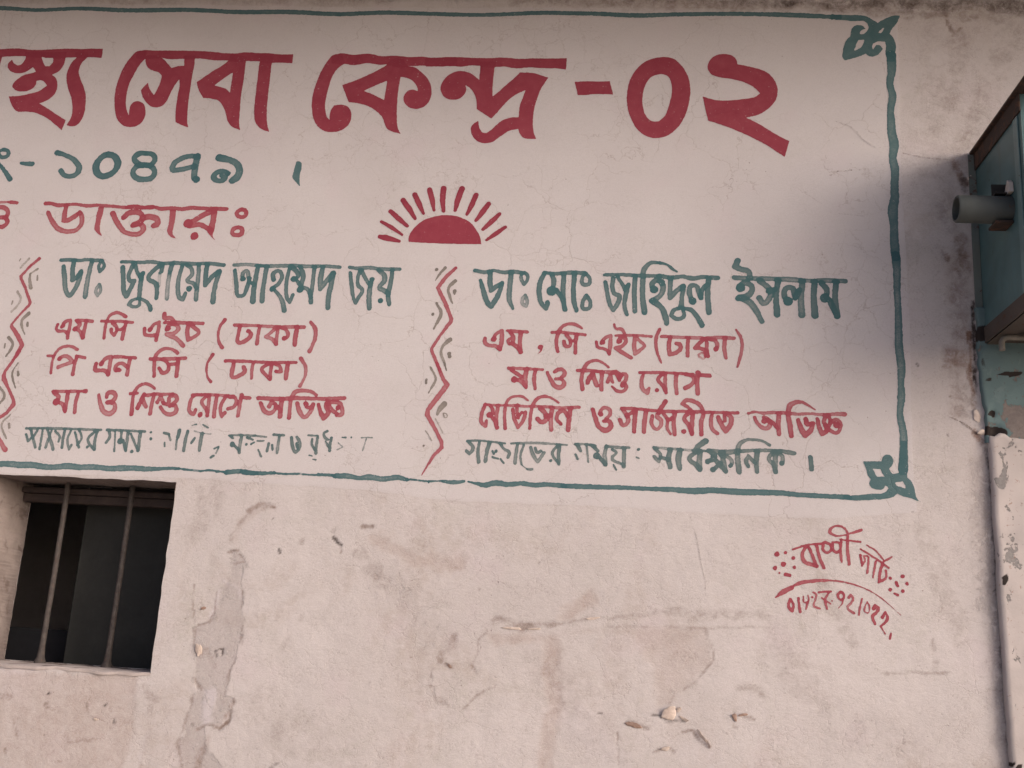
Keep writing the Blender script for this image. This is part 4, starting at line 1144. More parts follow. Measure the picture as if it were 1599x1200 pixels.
def plaster_group():
    g = bpy.data.node_groups.new('old limewashed plaster', 'ShaderNodeTree')
    g.interface.new_socket('Color', in_out='OUTPUT', socket_type='NodeSocketColor')
    g.interface.new_socket('Height', in_out='OUTPUT', socket_type='NodeSocketFloat')
    g.interface.new_socket('Normal', in_out='OUTPUT', socket_type='NodeSocketVector')
    k = NB(g); out = k.n('NodeGroupOutput')
    P = k.pos()
    A = {c: k.attr(c) for c in CH}
    big = k.noise(P, 1.7, 5, .6).outputs[0]
    mid = k.noise(P, 9, 6, .62, .4).outputs[0]
    fine = k.noise(P, 70, 5, .7).outputs[0]
    vfine = k.noise(P, 420, 3, .7).outputs[0]
    streak = k.noise(k.vmul(P, (14, 14, 1.3)), 1.0, 5, .6).outputs[0]
    # bare limewash and the whiter ground of the painted sign
    wallc = k.mix(k.ramp(big, .33, .68), (.512, .460, .448), (.560, .508, .498))
    wallc = k.mix(k.ramp(mid, .50, .74, 0, .5), wallc, (.47, .425, .410))
    wallc = k.mix(k.ramp(streak, .55, .78, 0, .30), wallc, (.425, .380, .370))
    signc = k.mix(k.ramp(big, .3, .7), (.530, .482, .480), (.564, .520, .518))
    signc = k.mix(k.ramp(mid, .52, .8, 0, .35), signc, (.515, .465, .465))
    tan = k.math('MULTIPLY', k.ramp(k.noise(P, 2.4, 7, .66, .7).outputs[0], .50, .66), k.ramp(k.noise(P, 33, 6, .72).outputs[0], .36, .60))
    wallc = k.mix(k.math('MULTIPLY', tan, .55), wallc, (.405, .335, .300))
    signf = k.ramp(k.math('ADD', A['sign'], k.math('MULTIPLY', k.math('SUBTRACT', fine, .5), .35)), .35, .62)
    col = k.mix(signf, wallc, signc)
    # blotchy greenish-grey film
    bl = k.math('MULTIPLY', k.ramp(k.noise(P, 3.2, 6, .68, .8).outputs[0], .50, .72), k.ramp(fine, .3, .7))
    bl = k.math('MULTIPLY', bl, k.math('SUBTRACT', .46, k.math('MULTIPLY', signf, .30)))
    col = k.mix(bl, col, (.39, .36, .31))
    # the fresher bluish and pink mottling of limewash
    hue = k.noise(P, 5.5, 3, .5).outputs[0]
    col = k.mix(k.ramp(hue, .53, .72, 0, .28), col, (.550, .458, .480))
    crumb = k.noise(P, 48, 8, .78, .7).outputs[0]
    crumb2 = k.noise(P, 17, 6, .70, .5).outputs[0]
    def mask(a, amt=.55):
        n = k.math('ADD', k.math('SUBTRACT', crumb, .5), k.math('MULTIPLY', k.math('SUBTRACT', crumb2, .5), .8))
        v = k.math('ADD', a, k.math('MULTIPLY', n, k.math('MULTIPLY', k.math('POWER', a, .6), amt * 3.2)))
        return k.math('MAXIMUM', v, 0.0)
    pk = mask(A['pink']); col = k.mix(k.math('MULTIPLY', pk, 1.25, True), col, (.420, .338, .308))
    br = mask(A['bare'], amt=.95); col = k.mix(k.math('MULTIPLY', br, .85, True), col, k.mix(k.ramp(crumb2, .36, .62), (.250, .205, .192), k.mix(k.ramp(crumb, .42, .6), (.36, .315, .305), (.47, .415, .405))))
    lt = mask(A['light'], amt=.35); col = k.mix(k.math('MULTIPLY', lt, .9, True), col, (.55, .50, .52))
    rs = mask(A['rust'], amt=.9); col = k.mix(k.math('MULTIPLY', rs, 1.0, True), col, (.215, .125, .092))
    dt = mask(A['dirt'], amt=1.15); col = k.mix(k.math('MULTIPLY', dt, .85, True), col, (.200, .140, .115))
    st = mask(A['soot'], amt=1.0); col = k.mix(k.math('MULTIPLY', st, .95, True), col, (.060, .045, .042))
    # hairline crazing of the limewash
    wp = k.n('ShaderNodeVectorMath', operation='MULTIPLY_ADD')
    k.put(wp.inputs[0], k.noise(P, 11, 4, .6).outputs['Color']); wp.inputs[1].default_value = (.11, .11, .11); k.put(wp.inputs[2], P)
    def craze(scale, w):
        v = k.n('ShaderNodeTexVoronoi', feature='DISTANCE_TO_EDGE'); k.put(v.inputs['Vector'], wp.outputs[0]); v.inputs['Scale'].default_value = scale
        return k.ramp(v.outputs['Distance'], 0.0, w, 1, 0)
    c1 = k.math('MULTIPLY', craze(6.0, .010), k.ramp(k.noise(P, 2.6, 3, .5).outputs[0], .42, .58))
    c2 = k.math('MULTIPLY', craze(13, .020), k.ramp(k.noise(P, 2.1, 3, .5).outputs[0], .48, .60))
    cz = k.math('MAXIMUM', c1, k.math('MULTIPLY', c2, .8))
    col = k.mix(k.math('MULTIPLY', cz, k.math('ADD', .16, k.math('MULTIPLY', signf, .20))), col, (.26, .19, .16))
    ck = k.ramp(A['crack'], .12, .75)
    col = k.mix(k.math('MULTIPLY', ck, .75), col, (.20, .135, .11))
    gr = k.math('MULTIPLY', k.ramp(k.noise(P, 150, 6, .75, .4).outputs[0], .47, .66), k.ramp(crumb2, .40, .66))
    gr = k.math('MULTIPLY', gr, k.math('SUBTRACT', .50, k.math('MULTIPLY', signf, .36)))
    col = k.mix(gr, col, (.27, .22, .20))
    wp2 = k.math('MULTIPLY', k.ramp(k.noise(P, 60, 7, .75, .8).outputs[0], .55, .68), k.math('SUBTRACT', .30, k.math('MULTIPLY', signf, .22)))
    col = k.mix(wp2, col, (.60, .535, .525))
    # specks and pin holes
    sp = k.math('MULTIPLY', k.ramp(k.noise(P, 95, 2, .5).outputs[0], .70, .76), k.ramp(k.noise(P, 6, 2, .5).outputs[0], .45, .62))
    col = k.mix(k.math('MULTIPLY', sp, .55), col, (.17, .12, .10))
    col = k.mix(k.ramp(vfine, .38, .68, 0, .34), col, k.mix(1.0, col, (.72, .70, .68), 'MULTIPLY'))
    # relief: trowel marks, grit, cracks, peeled edges
    rough_zone = k.math('SUBTRACT', 1.0, k.math('MULTIPLY', signf, .72))
    tw = k.noise(k.vmul(P, (1, 1, 1.7)), 24, 6, .68, .6).outputs[0]
    h = k.math('MULTIPLY', k.math('MULTIPLY', k.math('SUBTRACT', tw, .5), .0021), rough_zone)
    h = k.math('ADD', h, k.math('MULTIPLY', k.math('MULTIPLY', k.math('SUBTRACT', fine, .5), .0015), rough_zone))
    h = k.math('ADD', h, k.math('MULTIPLY', k.math('SUBTRACT', vfine, .5), .00085))
    h = k.math('SUBTRACT', h, k.math('MULTIPLY', cz, .0006))
    h = k.math('SUBTRACT', h, k.math('MULTIPLY', ck, .0020))
    h = k.math('SUBTRACT', h, k.math('MULTIPLY', k.ramp(br, .18, .34), .0009))
    h = k.math('SUBTRACT', h, k.math('MULTIPLY', sp, .0010))
    b = k.n('ShaderNodeBump'); b.inputs['Strength'].default_value = .9; b.inputs['Distance'].default_value = 1.0
    k.put(b.inputs['Height'], h)
    g.links.new(col, out.inputs[0]); g.links.new(h, out.inputs[1]); g.links.new(b.outputs[0], out.inputs[2])
    return g
PLASTER = plaster_group()

def plaster_mat():
    m, nt, b = new_mat('limewashed plaster')
    g = nt.nodes.new('ShaderNodeGroup'); g.node_tree = PLASTER
    nt.links.new(g.outputs['Color'], b.inputs['Base Color']); nt.links.new(g.outputs['Normal'], b.inputs['Normal'])
    b.inputs['Roughness'].default_value = .92
    return m
M_PLASTER = plaster_mat()

def paint_mat(name, thick, thin, wear):
    """brush paint over the plaster: covers by the 'dens' attribute, worn through where wear is high"""
    m, nt, b = new_mat(name); k = NB(nt)
    g = nt.nodes.new('ShaderNodeGroup'); g.node_tree = PLASTER
    P = k.pos()
    d = k.attr('dens')
    br = k.noise(k.vmul(P, (1, 1, 1)), 26, 5, .6, .8).outputs[0]
    fn = k.noise(P, 260, 4, .7).outputs[0]
    dd = k.math('ADD', d, k.math('MULTIPLY', k.math('SUBTRACT', br, .5), .42))
    pc = k.mix(k.ramp(dd, .35, 1.05), thin, thick)
    cov = k.math('ADD', d, k.math('MULTIPLY', k.math('SUBTRACT', br, .5), wear * .9))
    cov = k.math('ADD', cov, k.math('MULTIPLY', k.math('SUBTRACT', fn, .5), wear * 1.5))
    cov = k.ramp(cov, .12, .62)
    # sparse flaked-off specks
    fl = k.math('MULTIPLY', k.ramp(k.noise(P, 130, 3, .6).outputs[0], .66, .72), .25 + wear * .6)
    cov = k.math('MULTIPLY', cov, k.math('SUBTRACT', 1.0, fl))
    pc = k.mix(k.ramp(fn, .3, .8, 0, .25), pc, k.mix(1.0, pc, (.7, .7, .7), 'MULTIPLY'))
    col = k.mix(cov, g.outputs['Color'], pc)
    nt.links.new(col, b.inputs['Base Color']); nt.links.new(g.outputs['Normal'], b.inputs['Normal'])
    b.inputs['Roughness'].default_value = .8
    return m
PAINT = {
    ('red', 'R'): paint_mat('heading red paint', (.235, .030, .050), (.315, .064, .084), .14),
    ('red', 'W'): paint_mat('row red paint', (.285, .048, .068), (.350, .115, .130), .24),
    ('red', 'P'): paint_mat('thin red paint', (.290, .052, .074), (.365, .140, .155), .28),
    ('teal', 'W'): paint_mat('green paint', (.042, .105, .118), (.105, .165, .170), .24),
    ('teal', 'P'): paint_mat('thin green paint', (.048, .115, .124), (.125, .168, .170), .24),
    ('teal', 'F'): paint_mat('faded green paint', (.075, .125, .130), (.170, .195, .190), .30),
    ('dark', 'K'): paint_mat('open crack', (.085, .058, .050), (.160, .115, .100), .5),
    ('gray', 'P'): paint_mat('faded grey paint', (.175, .150, .135), (.270, .235, .210), .45),
}
BASED = {'R': 1.0, 'W': .84, 'P': .80, 'F': .72, 'K': .62}
TEAL_WIDE = 0.90
WIDE = {'R': 1.0, 'W': 1.14, 'P': 1.36, 'F': 1.42, 'K': 1.0}

# ------------------------------------------------------------------ painted lettering: every brush stroke as a shape on the wall
def hermite(P, closed, wid=None, corner=52, step=4.0):
    """smooth curve through the points; sharp turns stay sharp (millimetres)"""
    n = len(P)
    if n < 3 and not closed: return (P, wid)
    def tan(i):
        if closed: a, b, c = P[(i - 1) % n], P[i], P[(i + 1) % n]
        else:
            if i == 0: return None, P[1] - P[0]
            if i == n - 1: return P[-1] - P[-2], None
            a, b, c = P[i - 1], P[i], P[i + 1]
        u, v = b - a, c - b
        lu, lv = np.hypot(*u) + 1e-9, np.hypot(*v) + 1e-9
        ang = math.degrees(math.acos(max(-1, min(1, float(np.dot(u, v) / lu / lv)))))
        if ang > corner: return u, v
        t = u / lu * lv + v / lv * lu; t = t / (np.hypot(*t) + 1e-9)
        return t * lu, t * lv
    out = []; ow = []
    T = [tan(i) for i in range(n)]
    for i in range(n if closed else n - 1):
        j = (i + 1) % n
        p, q = P[i], P[j]; L = np.hypot(*(q - p))
        m0 = T[i][1]; m1 = T[j][0]
        m0 = m0 / (np.hypot(*m0) + 1e-9) * L; m1 = m1 / (np.hypot(*m1) + 1e-9) * L
        k = max(1, int(L / step))
        for s in range(k):
            t = s / k; t2 = t * t; t3 = t2 * t
            out.append((2 * t3 - 3 * t2 + 1) * p + (t3 - 2 * t2 + t) * m0 + (3 * t2 - 2 * t3) * q + (t3 - t2) * m1)
            if wid is not None: ow.append(wid[i] * (1 - t) + wid[j] * t)
    if not closed:
        out.append(P[-1])
        if wid is not None: ow.append(wid[-1])
    return np.array(out), (np.array(ow) if wid is not None else None)

CELL = 2.0
def lettering(gname, colr, style, ops):
    # bounds
    allp = []
    for k, w, a, v in ops:
        n = 3 if k in 'TLC' else 2
        p = v.reshape(-1, n); m = (p[:, 2].max() if n == 3 else (w or 0)) + 8
        allp += [p[:, :2].min(0) - m, p[:, :2].max(0) + m]
    allp = np.array(allp); lo = np.floor(allp.min(0) / CELL) * CELL; hi = allp.max(0)
    nx, nz = (np.ceil((hi - lo) / CELL)).astype(int) + 1
    X = lo[0] + np.arange(nx) * CELL; Z = lo[1] + np.arange(nz) * CELL
    S = np.full((nx, nz), 50.0); Dn = np.zeros((nx, nz))
    rs = np.random.RandomState(len(gname) * 7 + 3)
    base = BASED[style]
    for k, w, a, v in ops:
        if k in 'PH':
            P, _ = hermite(v.reshape(-1, 2), True, corner=46)
            i0, j0 = np.maximum(((P.min(0) - 8 - lo) / CELL).astype(int), 0); i1, j1 = ((P.max(0) + 8 - lo) / CELL).astype(int) + 2
            xx, zz = np.meshgrid(X[i0:i1], Z[j0:j1], indexing='ij')
            sd = poly_sdf(xx, zz, P)
            s = np.s_[i0:i0 + sd.shape[0], j0:j0 + sd.shape[1]]
            if k == 'P':
                S[s] = np.minimum(S[s], sd)
                lay = base * (.80 + .10 * vnoise(xx / 1000, zz / 1000, .09, 47, 4, .6))
                Dn[s] = 1 - (1 - Dn[s]) * (1 - (sd < 2) * np.clip(lay, 0, 1))
            else: S[s] = np.maximum(S[s], -sd)
            continue
        if k == 'C':
            P = v.reshape(-1, 3); pts = np.vstack([P[:, :2], P[:, :2] + .5]); wd = np.array([P[0, 2], P[0, 2]]) * 1.0
            wd = wd
        elif k in 'TL':
            p = v.reshape(-1, 3)
            if k == 'T': pts, wd = hermite(p[:, :2], False, p[:, 2], corner=75)
            else: pts, wd = p[:, :2], p[:, 2]
            wd = wd
        else:
            p = v.reshape(-1, 2)
            n = len(p)
            pw = w * (1 + rs.uniform(-.12, .12, n)) 
            pts, wd = hermite(p, k == 'O', pw, corner=100)
            if k == 'O': pts = np.vstack([pts, pts[:1]]); wd = np.append(wd, wd[0])
        m = wd.max() + 6
        i0, j0 = np.maximum(((pts.min(0) - m - lo) / CELL).astype(int), 0); i1, j1 = ((pts.max(0) + m - lo) / CELL).astype(int) + 2
        xx, zz = np.meshgrid(X[i0:i1], Z[j0:j1], indexing='ij')
        sd = np.full(xx.shape, 50.0); along = np.zeros(xx.shape)
        L = np.append(0, np.cumsum(np.hypot(*(np.diff(pts, axis=0).T)))); LT = max(L[-1], 1e-6)
        for q in range(len(pts) - 1):
            a0, b0 = pts[q], pts[q + 1]; mm = max(wd[q], wd[q + 1]) / 2 + 5
            ii0 = max(int((min(a0[0], b0[0]) - mm - xx[0, 0]) / CELL), 0); ii1 = int((max(a0[0], b0[0]) + mm - xx[0, 0]) / CELL) + 2
            jj0 = max(int((min(a0[1], b0[1]) - mm - zz[0, 0]) / CELL), 0); jj1 = int((max(a0[1], b0[1]) + mm - zz[0, 0]) / CELL) + 2
            t_ = np.s_[ii0:ii1, jj0:jj1]
            d, t = seg_dist(xx[t_], zz[t_], a0, b0)
            r = (wd[q] * (1 - t) + wd[q + 1] * t) / 2
            e = d - r; better = e < sd[t_]
            sd[t_] = np.where(better, e, sd[t_]); along[t_] = np.where(better, (L[q] + t * (L[q + 1] - L[q])) / LT, along[t_])
        s = np.s_[i0:i0 + sd.shape[0], j0:j0 + sd.shape[1]]
        S[s] = np.minimum(S[s], sd)
        # a brush load: dense where it lands, thinner along the stroke, dense again where it stops
        f = .80 + .30 * np.exp(-along * LT / 14) + .16 * np.exp(-(1 - along) * LT / 7) + rs.uniform(-.12, .12)
        f = f + .16 * np.clip(-sd / 6, 0, 1) * (-1) + .08
        dn = np.clip(base * a * f, 0, 1) * (sd < 2.0)
        Dn[s] = 1 - (1 - Dn[s]) * (1 - dn)
    XX, ZZ = np.meshgrid(X / 1000, Z / 1000, indexing='ij')
    amp = {'R': .5, 'W': .75, 'P': .7, 'F': .7, 'K': 1.1}[style]
    S = S + amp * (vnoise(XX, ZZ, .012, 41, 2) + .8 * vnoise(XX, ZZ, .0045, 43, 1))
    ins = S < 0
    if not ins.any(): return None
    # marching squares; cells wholly inside stay quads
    c = ins[:-1, :-1].astype(int) + 2 * ins[1:, :-1] + 4 * ins[1:, 1:] + 8 * ins[:-1, 1:]
    co = []; faces = []
    vid = -np.ones(S.shape, int)
    ii, jj = np.nonzero(ins); vid[ii, jj] = np.arange(len(ii))
    co = np.stack([X[ii], Z[jj]], 1).tolist()
    fi, fj = np.nonzero(c == 15)
    quads = np.stack([vid[fi, fj], vid[fi + 1, fj], vid[fi + 1, fj + 1], vid[fi, fj + 1]], 1)
    faces = quads.tolist()
    ecache = {}
    def edge(a, b):
        key = (a, b) if a < b else (b, a)
        if key in ecache: return ecache[key]
        sa, sb = S[a], S[b]; t = sa / (sa - sb)
        pa = (X[a[0]], Z[a[1]]); pb = (X[b[0]], Z[b[1]])
        co.append([pa[0] + (pb[0] - pa[0]) * t, pa[1] + (pb[1] - pa[1]) * t]); ecache[key] = len(co) - 1
        return ecache[key]
    mi, mj = np.nonzero((c > 0) & (c < 15))
    for i, j in zip(mi.tolist(), mj.tolist()):
        cn = ((i, j), (i + 1, j), (i + 1, j + 1), (i, j + 1)); poly = []
        for q in range(4):
            a, b = cn[q], cn[(q + 1) % 4]
            if ins[a]: poly.append(int(vid[a]))
            if ins[a] != ins[b]: poly.append(edge(a, b))
        if len(poly) >= 3: faces.append(poly)
    co = np.array(co) / 1000
    u = (co[:, 0] * 1000 - lo[0]) / CELL; v = (co[:, 1] * 1000 - lo[1]) / CELL
    i = np.clip(u.astype(int), 0, nx - 2); j = np.clip(v.astype(int), 0, nz - 2)
    dens = np.maximum.reduce([Dn[i, j], Dn[i + 1, j], Dn[i, j + 1], Dn[i + 1, j + 1]])
    y = -(sample(relief, co[:, 0], co[:, 1]) + 0.0006)
    me = bpy.data.meshes.new(gname)
    me.from_pydata(np.stack([co[:, 0], y, co[:, 1]], 1).tolist(), [], faces)
    me.update()
    for cname in CH:
        add_attr(me, cname, sample(masks[cname], co[:, 0], co[:, 1]))
    add_attr(me, 'dens', dens)
    return me

groups = []
for line in LETTERS.splitlines():
    t = line.split()
    if not t: continue
    if t[0] == 'G': groups.append((t[1], t[2], t[3], ' '.join(t[4:]), [])); continue
    k, r, w, a = t[0], t[1:], None, 1.0
    if k in 'SO': w = float(r[0]) * WIDE[groups[-1][2]] * (TEAL_WIDE if groups[-1][1:3] == ('teal', 'P') else 1); r = r[1:]
    if r[0].startswith('a='): a = float(r[0][2:]); r = r[1:]
    v = np.array(list(map(float, r)))
    if k in 'TL': v[2::3] *= WIDE[groups[-1][2]] * (TEAL_WIDE if groups[-1][1:3] == ('teal', 'P') else 1)
    groups[-1][4].append((k, w, a, v))

# ------------------------------------------------------------------ the clinic wall
OX0, OX1, OZ0, OZ1 = -2.120, -1.473, 1.358, 1.964      # window opening
TH = 0.25
clinic = empty('clinic_wall', (0, 0, 0), 'cream plastered clinic wall with red and green painted Bengali lettering and a barred window', 'wall')

inside = (gx[:-1, None] + STEP / 2 > OX0) & (gx[:-1, None] + STEP / 2 < OX1) & (gz[None, :-1] + STEP / 2 > OZ0) & (gz[None, :-1] + STEP / 2 < OZ1)
ni, nj = GX.shape
vidx = np.arange(ni * nj).reshape(ni, nj)
keep = ~inside
q0 = vidx[:-1, :-1][keep]; q1 = vidx[1:, :-1][keep]; q2 = vidx[1:, 1:][keep]; q3 = vidx[:-1, 1:][keep]
faces = np.stack([q0, q1, q2, q3], 1)
# snap the grid to the opening, slightly uneven like hand-finished plaster edges
VX = GX.copy(); VZ = GZ.copy(); VY = -relief
edgefall = np.zeros_like(GX)
fade = np.minimum.reduce([GX - FX0, FX1 - GX, GZ - FZ0, FZ1 - GZ]); VY *= np.clip(fade / .05, 0, 1)
ew = 0.0022
def snap(val, axis):
    pass
i_lo = np.searchsorted(gx + STEP / 2, OX0); i_hi = np.searchsorted(gx + STEP / 2, OX1)
j_lo = np.searchsorted(gz + STEP / 2, OZ0); j_hi = np.searchsorted(gz + STEP / 2, OZ1)
wobz = lambda s, n: ew * vnoise(np.arange(n) * STEP, np.full(n, s * 1.0), .05, 61 + s, 3)
rim = np.s_[j_lo:j_hi + 1]
VX[i_lo, rim] = OX0 + wobz(1, j_hi + 1 - j_lo); VX[i_hi, rim] = OX1 + wobz(2, j_hi + 1 - j_lo)
rim = np.s_[i_lo:i_hi + 1]
VZ[rim, j_lo] = OZ0 + wobz(3, i_hi + 1 - i_lo) * 1.6; VZ[rim, j_hi] = OZ1 + wobz(4, i_hi + 1 - i_lo)
me = mesh_np('plaster_face', np.stack([VX, VY, VZ], -1).reshape(-1, 3), faces)
for cname in CH: add_attr(me, cname, masks[cname])
face = link('plaster_face', me, M_PLASTER, clinic, smooth=True)

# coarse rest of the wall around the fine part, and its back
b = MB()
def sheet(x0, x1, z0, z1, y=0.0):
    n = len(b.v); b.v += [(x0, y, z0), (x1, y, z0), (x1, y, z1), (x0, y, z1)]; b.f.append((n, n + 1, n + 2, n + 3))
sheet(WX0, gx[0], WZ0, WZ1); sheet(gx[-1], WX1, WZ0, WZ1); sheet(gx[0], gx[-1], WZ0, gz[0]); sheet(gx[0], gx[-1], gz[-1], WZ1)
n = len(b.v)
b.v += [(WX0, TH, WZ0), (WX1, TH, WZ0), (WX1, TH, WZ1), (WX0, TH, WZ1), (WX0, 0, WZ0), (WX1, 0, WZ0), (WX1, 0, WZ1), (WX0, 0, WZ1)]
b.f += [(n, n + 3, n + 7, n + 4), (n + 1, n + 5, n + 6, n + 2), (n + 3, n + 2, n + 6, n + 7)]
# back of the wall with the opening left free
def bsheet(x0, x1, z0, z1):
    n = len(b.v); b.v += [(x0, TH, z0), (x1, TH, z0), (x1, TH, z1), (x0, TH, z1)]; b.f.append((n + 3, n + 2, n + 1, n))
bsheet(WX0, OX0, WZ0, WZ1); bsheet(OX1, WX1, WZ0, WZ1); bsheet(OX0, OX1, WZ0, OZ0); bsheet(OX0, OX1, OZ1, WZ1)
b.build('wall_body', M_PLASTER, clinic)

# projecting roof edge above the lettering
def simple_mat(name, c1, c2, scale=8, rough=.8, bump=.002, spec=.25, metal=0.0, c3=None):
    m, nt, bs = new_mat(name); k = NB(nt); P = k.pos()
    n1 = k.noise(P, scale, 6, .62, .4).outputs[0]; n2 = k.noise(P, scale * 9, 4, .65).outputs[0]
    col = k.mix(k.ramp(n1, .35, .68), c1, c2)
    if c3: col = k.mix(k.math('MULTIPLY', k.ramp(k.noise(P, scale * 2.3, 6, .7, .8).outputs[0], .54, .66), .8), col, c3)
    col = k.mix(k.ramp(n2, .3, .8, 0, .3), col, k.mix(1.0, col, (.6, .58, .56), 'MULTIPLY'))
    nt.links.new(col, bs.inputs['Base Color'])
    bs.inputs['Roughness'].default_value = rough; bs.inputs['Metallic'].default_value = metal; bs.inputs['Specular IOR Level'].default_value = spec
    bp = k.n('ShaderNodeBump'); bp.inputs['Distance'].default_value = bump; bp.inputs['Strength'].default_value = .8
    k.put(bp.inputs['Height'], k.math('ADD', n1, k.math('MULTIPLY', n2, .35))); nt.links.new(bp.outputs[0], bs.inputs['Normal'])
    return m
M_CONC = simple_mat('weathered concrete', (.26, .23, .20), (.36, .31, .27), 5, .9, .004)
MB().box(WX0, WX1, -0.92, -0.002, 3.835, 3.96, .006).build('roof_edge_slab', M_CONC, clinic)

# window reveal
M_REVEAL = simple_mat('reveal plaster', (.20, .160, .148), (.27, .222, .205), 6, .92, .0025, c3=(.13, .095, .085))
b = MB()
def strip(path, y0, y1, ny, flip=False, jit=.0012):
    n = len(b.v); m = len(path)
    for s in range(ny + 1):
        y = y0 + (y1 - y0) * s / ny
        for (x, z) in path:
            e = 0 if s == 0 else random.uniform(-jit, jit)
            b.v.append((x + e, y, z + e))
    for s in range(ny):
        for i in range(m - 1):
            q = (n + s * m + i, n + s * m + i + 1, n + (s + 1) * m + i + 1, n + (s + 1) * m + i)
            b.f.append(q if flip else q[::-1])
strip([(VX[i_lo, j], VZ[i_lo, j]) for j in range(j_lo, j_hi + 1, 1)], -.0005, TH, 6)
strip([(VX[i_hi, j], VZ[i_hi, j]) for j in range(j_lo, j_hi + 1, 1)], -.0005, TH, 6, True)
strip([(VX[i, j_lo], VZ[i, j_lo]) for i in range(i_lo, i_hi + 1, 1)], -.0005, TH, 6, True)
strip([(VX[i, j_hi], VZ[i, j_hi]) for i in range(i_lo, i_hi + 1, 1)], -.0005, TH, 6)
window = b.build('window', M_REVEAL, clinic, label='small barred window with a dark room behind it')
M_WOOD = simple_mat('dark stained wood', (.038, .027, .025), (.060, .043, .039), 14, .7, .0015)
f = MB()
f.box(OX0 + .004, OX1 - .004, .175, .238, OZ1 - .036, OZ1 - .016, .003)
f.box(OX0 + .004, OX1 - .004, .190, .238, OZ1 - .066, OZ1 - .0365, .003)
f.box(OX1 - .05, OX1 - .0015, .195, .238, OZ0 + .002, OZ1 - .067, .003)
f.build('frame', M_WOOD, window, label='dark brown wooden frame head under the lintel')
M_BAR = simple_mat('rusty bar', (.052, .043, .040), (.085, .072, .066), 55, .75, .0015, c3=(.10, .06, .045))
for bx_ in (-1.6969, -1.9323):
    pts = [(bx_, .15, OZ0 - .01), (bx_, .15, OZ0 + .008), (bx_, .15, OZ0 + .022), (bx_, .15, OZ0 + .06), (bx_ + .0015, .15, 1.66), (bx_, .15, OZ1 - .002)]
    t = MB().tube(pts, [.021, .018, .0125, .0096, .0092, .0092], 14, wob=.04)
    t.build('bar', M_BAR, window, smooth=True)
M_SILL = simple_mat('sill plaster', (.42, .36, .34), (.50, .43, .405), 12, .9, .003)
sb = MB(); nseg = 46
for i in range(nseg + 1):
    x = OX0 + (OX1 - OX0) * i / nseg; e = .0020 * math.sin(i * .31) + .0012 * math.sin(i * .83 + 1) + random.uniform(-.0005, .0005)
    sb.v += [(x, -.0055 + e, OZ0 - .009 + e), (x, -.0068 + e, OZ0 - .001 + e), (x, -.002, OZ0 + .002 + e * .6), (x, .145, OZ0 + .002 + e * .3), (x, .145, OZ0 - .0005)]
for i in range(nseg):
    for j in range(4):
        a = i * 5 + j; sb.f.append((a, a + 5, a + 6, a + 1))
sb.build('sill', M_SILL, window, smooth=True)
# room behind
M_ROOM = simple_mat('dim room wall', (.42, .38, .38), (.50, .46, .45), 2, .95, .001)
rm = MB(); n = 0
rx0, rx1, ry0, ry1, rz0, rz1 = -3.2, .2, TH + .004, 1.5, .0, 3.4
for q in (((rx0, ry1, rz0), (rx1, ry1, rz0), (rx1, ry1, rz1), (rx0, ry1, rz1)),
          ((rx0, ry0, rz0), (rx0, ry1, rz0), (rx0, ry1, rz1), (rx0, ry0, rz1)),
          ((rx1, ry1, rz0), (rx1, ry0, rz0), (rx1, ry0, rz1), (rx1, ry1, rz1)),
          ((rx0, ry0, rz1), (rx0, ry1, rz1), (rx1, ry1, rz1), (rx1, ry0, rz1)),
          ((rx0, ry0, rz0), (rx1, ry0, rz0), (rx1, ry1, rz0), (rx0, ry1, rz0))):
    rm.v += list(q); rm.f.append((n, n + 1, n + 2, n + 3)); n += 4
rm.build('room_lining', M_ROOM, window, label='dark unlit room seen through the bars')
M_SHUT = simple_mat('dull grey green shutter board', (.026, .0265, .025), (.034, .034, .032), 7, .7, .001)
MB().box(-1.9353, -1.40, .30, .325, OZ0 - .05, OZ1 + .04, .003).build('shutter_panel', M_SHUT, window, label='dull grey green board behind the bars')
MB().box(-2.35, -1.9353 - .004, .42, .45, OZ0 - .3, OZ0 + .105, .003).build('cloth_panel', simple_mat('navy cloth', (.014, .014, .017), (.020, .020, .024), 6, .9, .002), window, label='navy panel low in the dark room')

# painted sign: border with the rows of lettering as its pieces
made = {}
for gname, colr, style, lab, ops in groups:
    if gname == 'border_lines':
        sign = link('painted_sign', lettering('painted_sign', colr, style, ops), PAINT[colr, style], clinic, label=lab)
NAMES = {'sun_emblem': 'sun_emblem', 'signature': 'painter_signature', 'divider_right': 'zigzag_divider', 'divider_left': 'zigzag_divider',
         'cracks': 'hairline_cracks', 'divider_right_dashes': 'dash_ornament', 'divider_left_dashes': 'dash_ornament'}
for gname, colr, style, lab, ops in groups:
    if gname == 'border_lines': continue
    nm = NAMES.get(gname, 'lettering')
    link(nm, lettering(gname, colr, style, ops), PAINT[colr, style], clinic if gname in ('signature', 'cracks') else sign, label=lab)

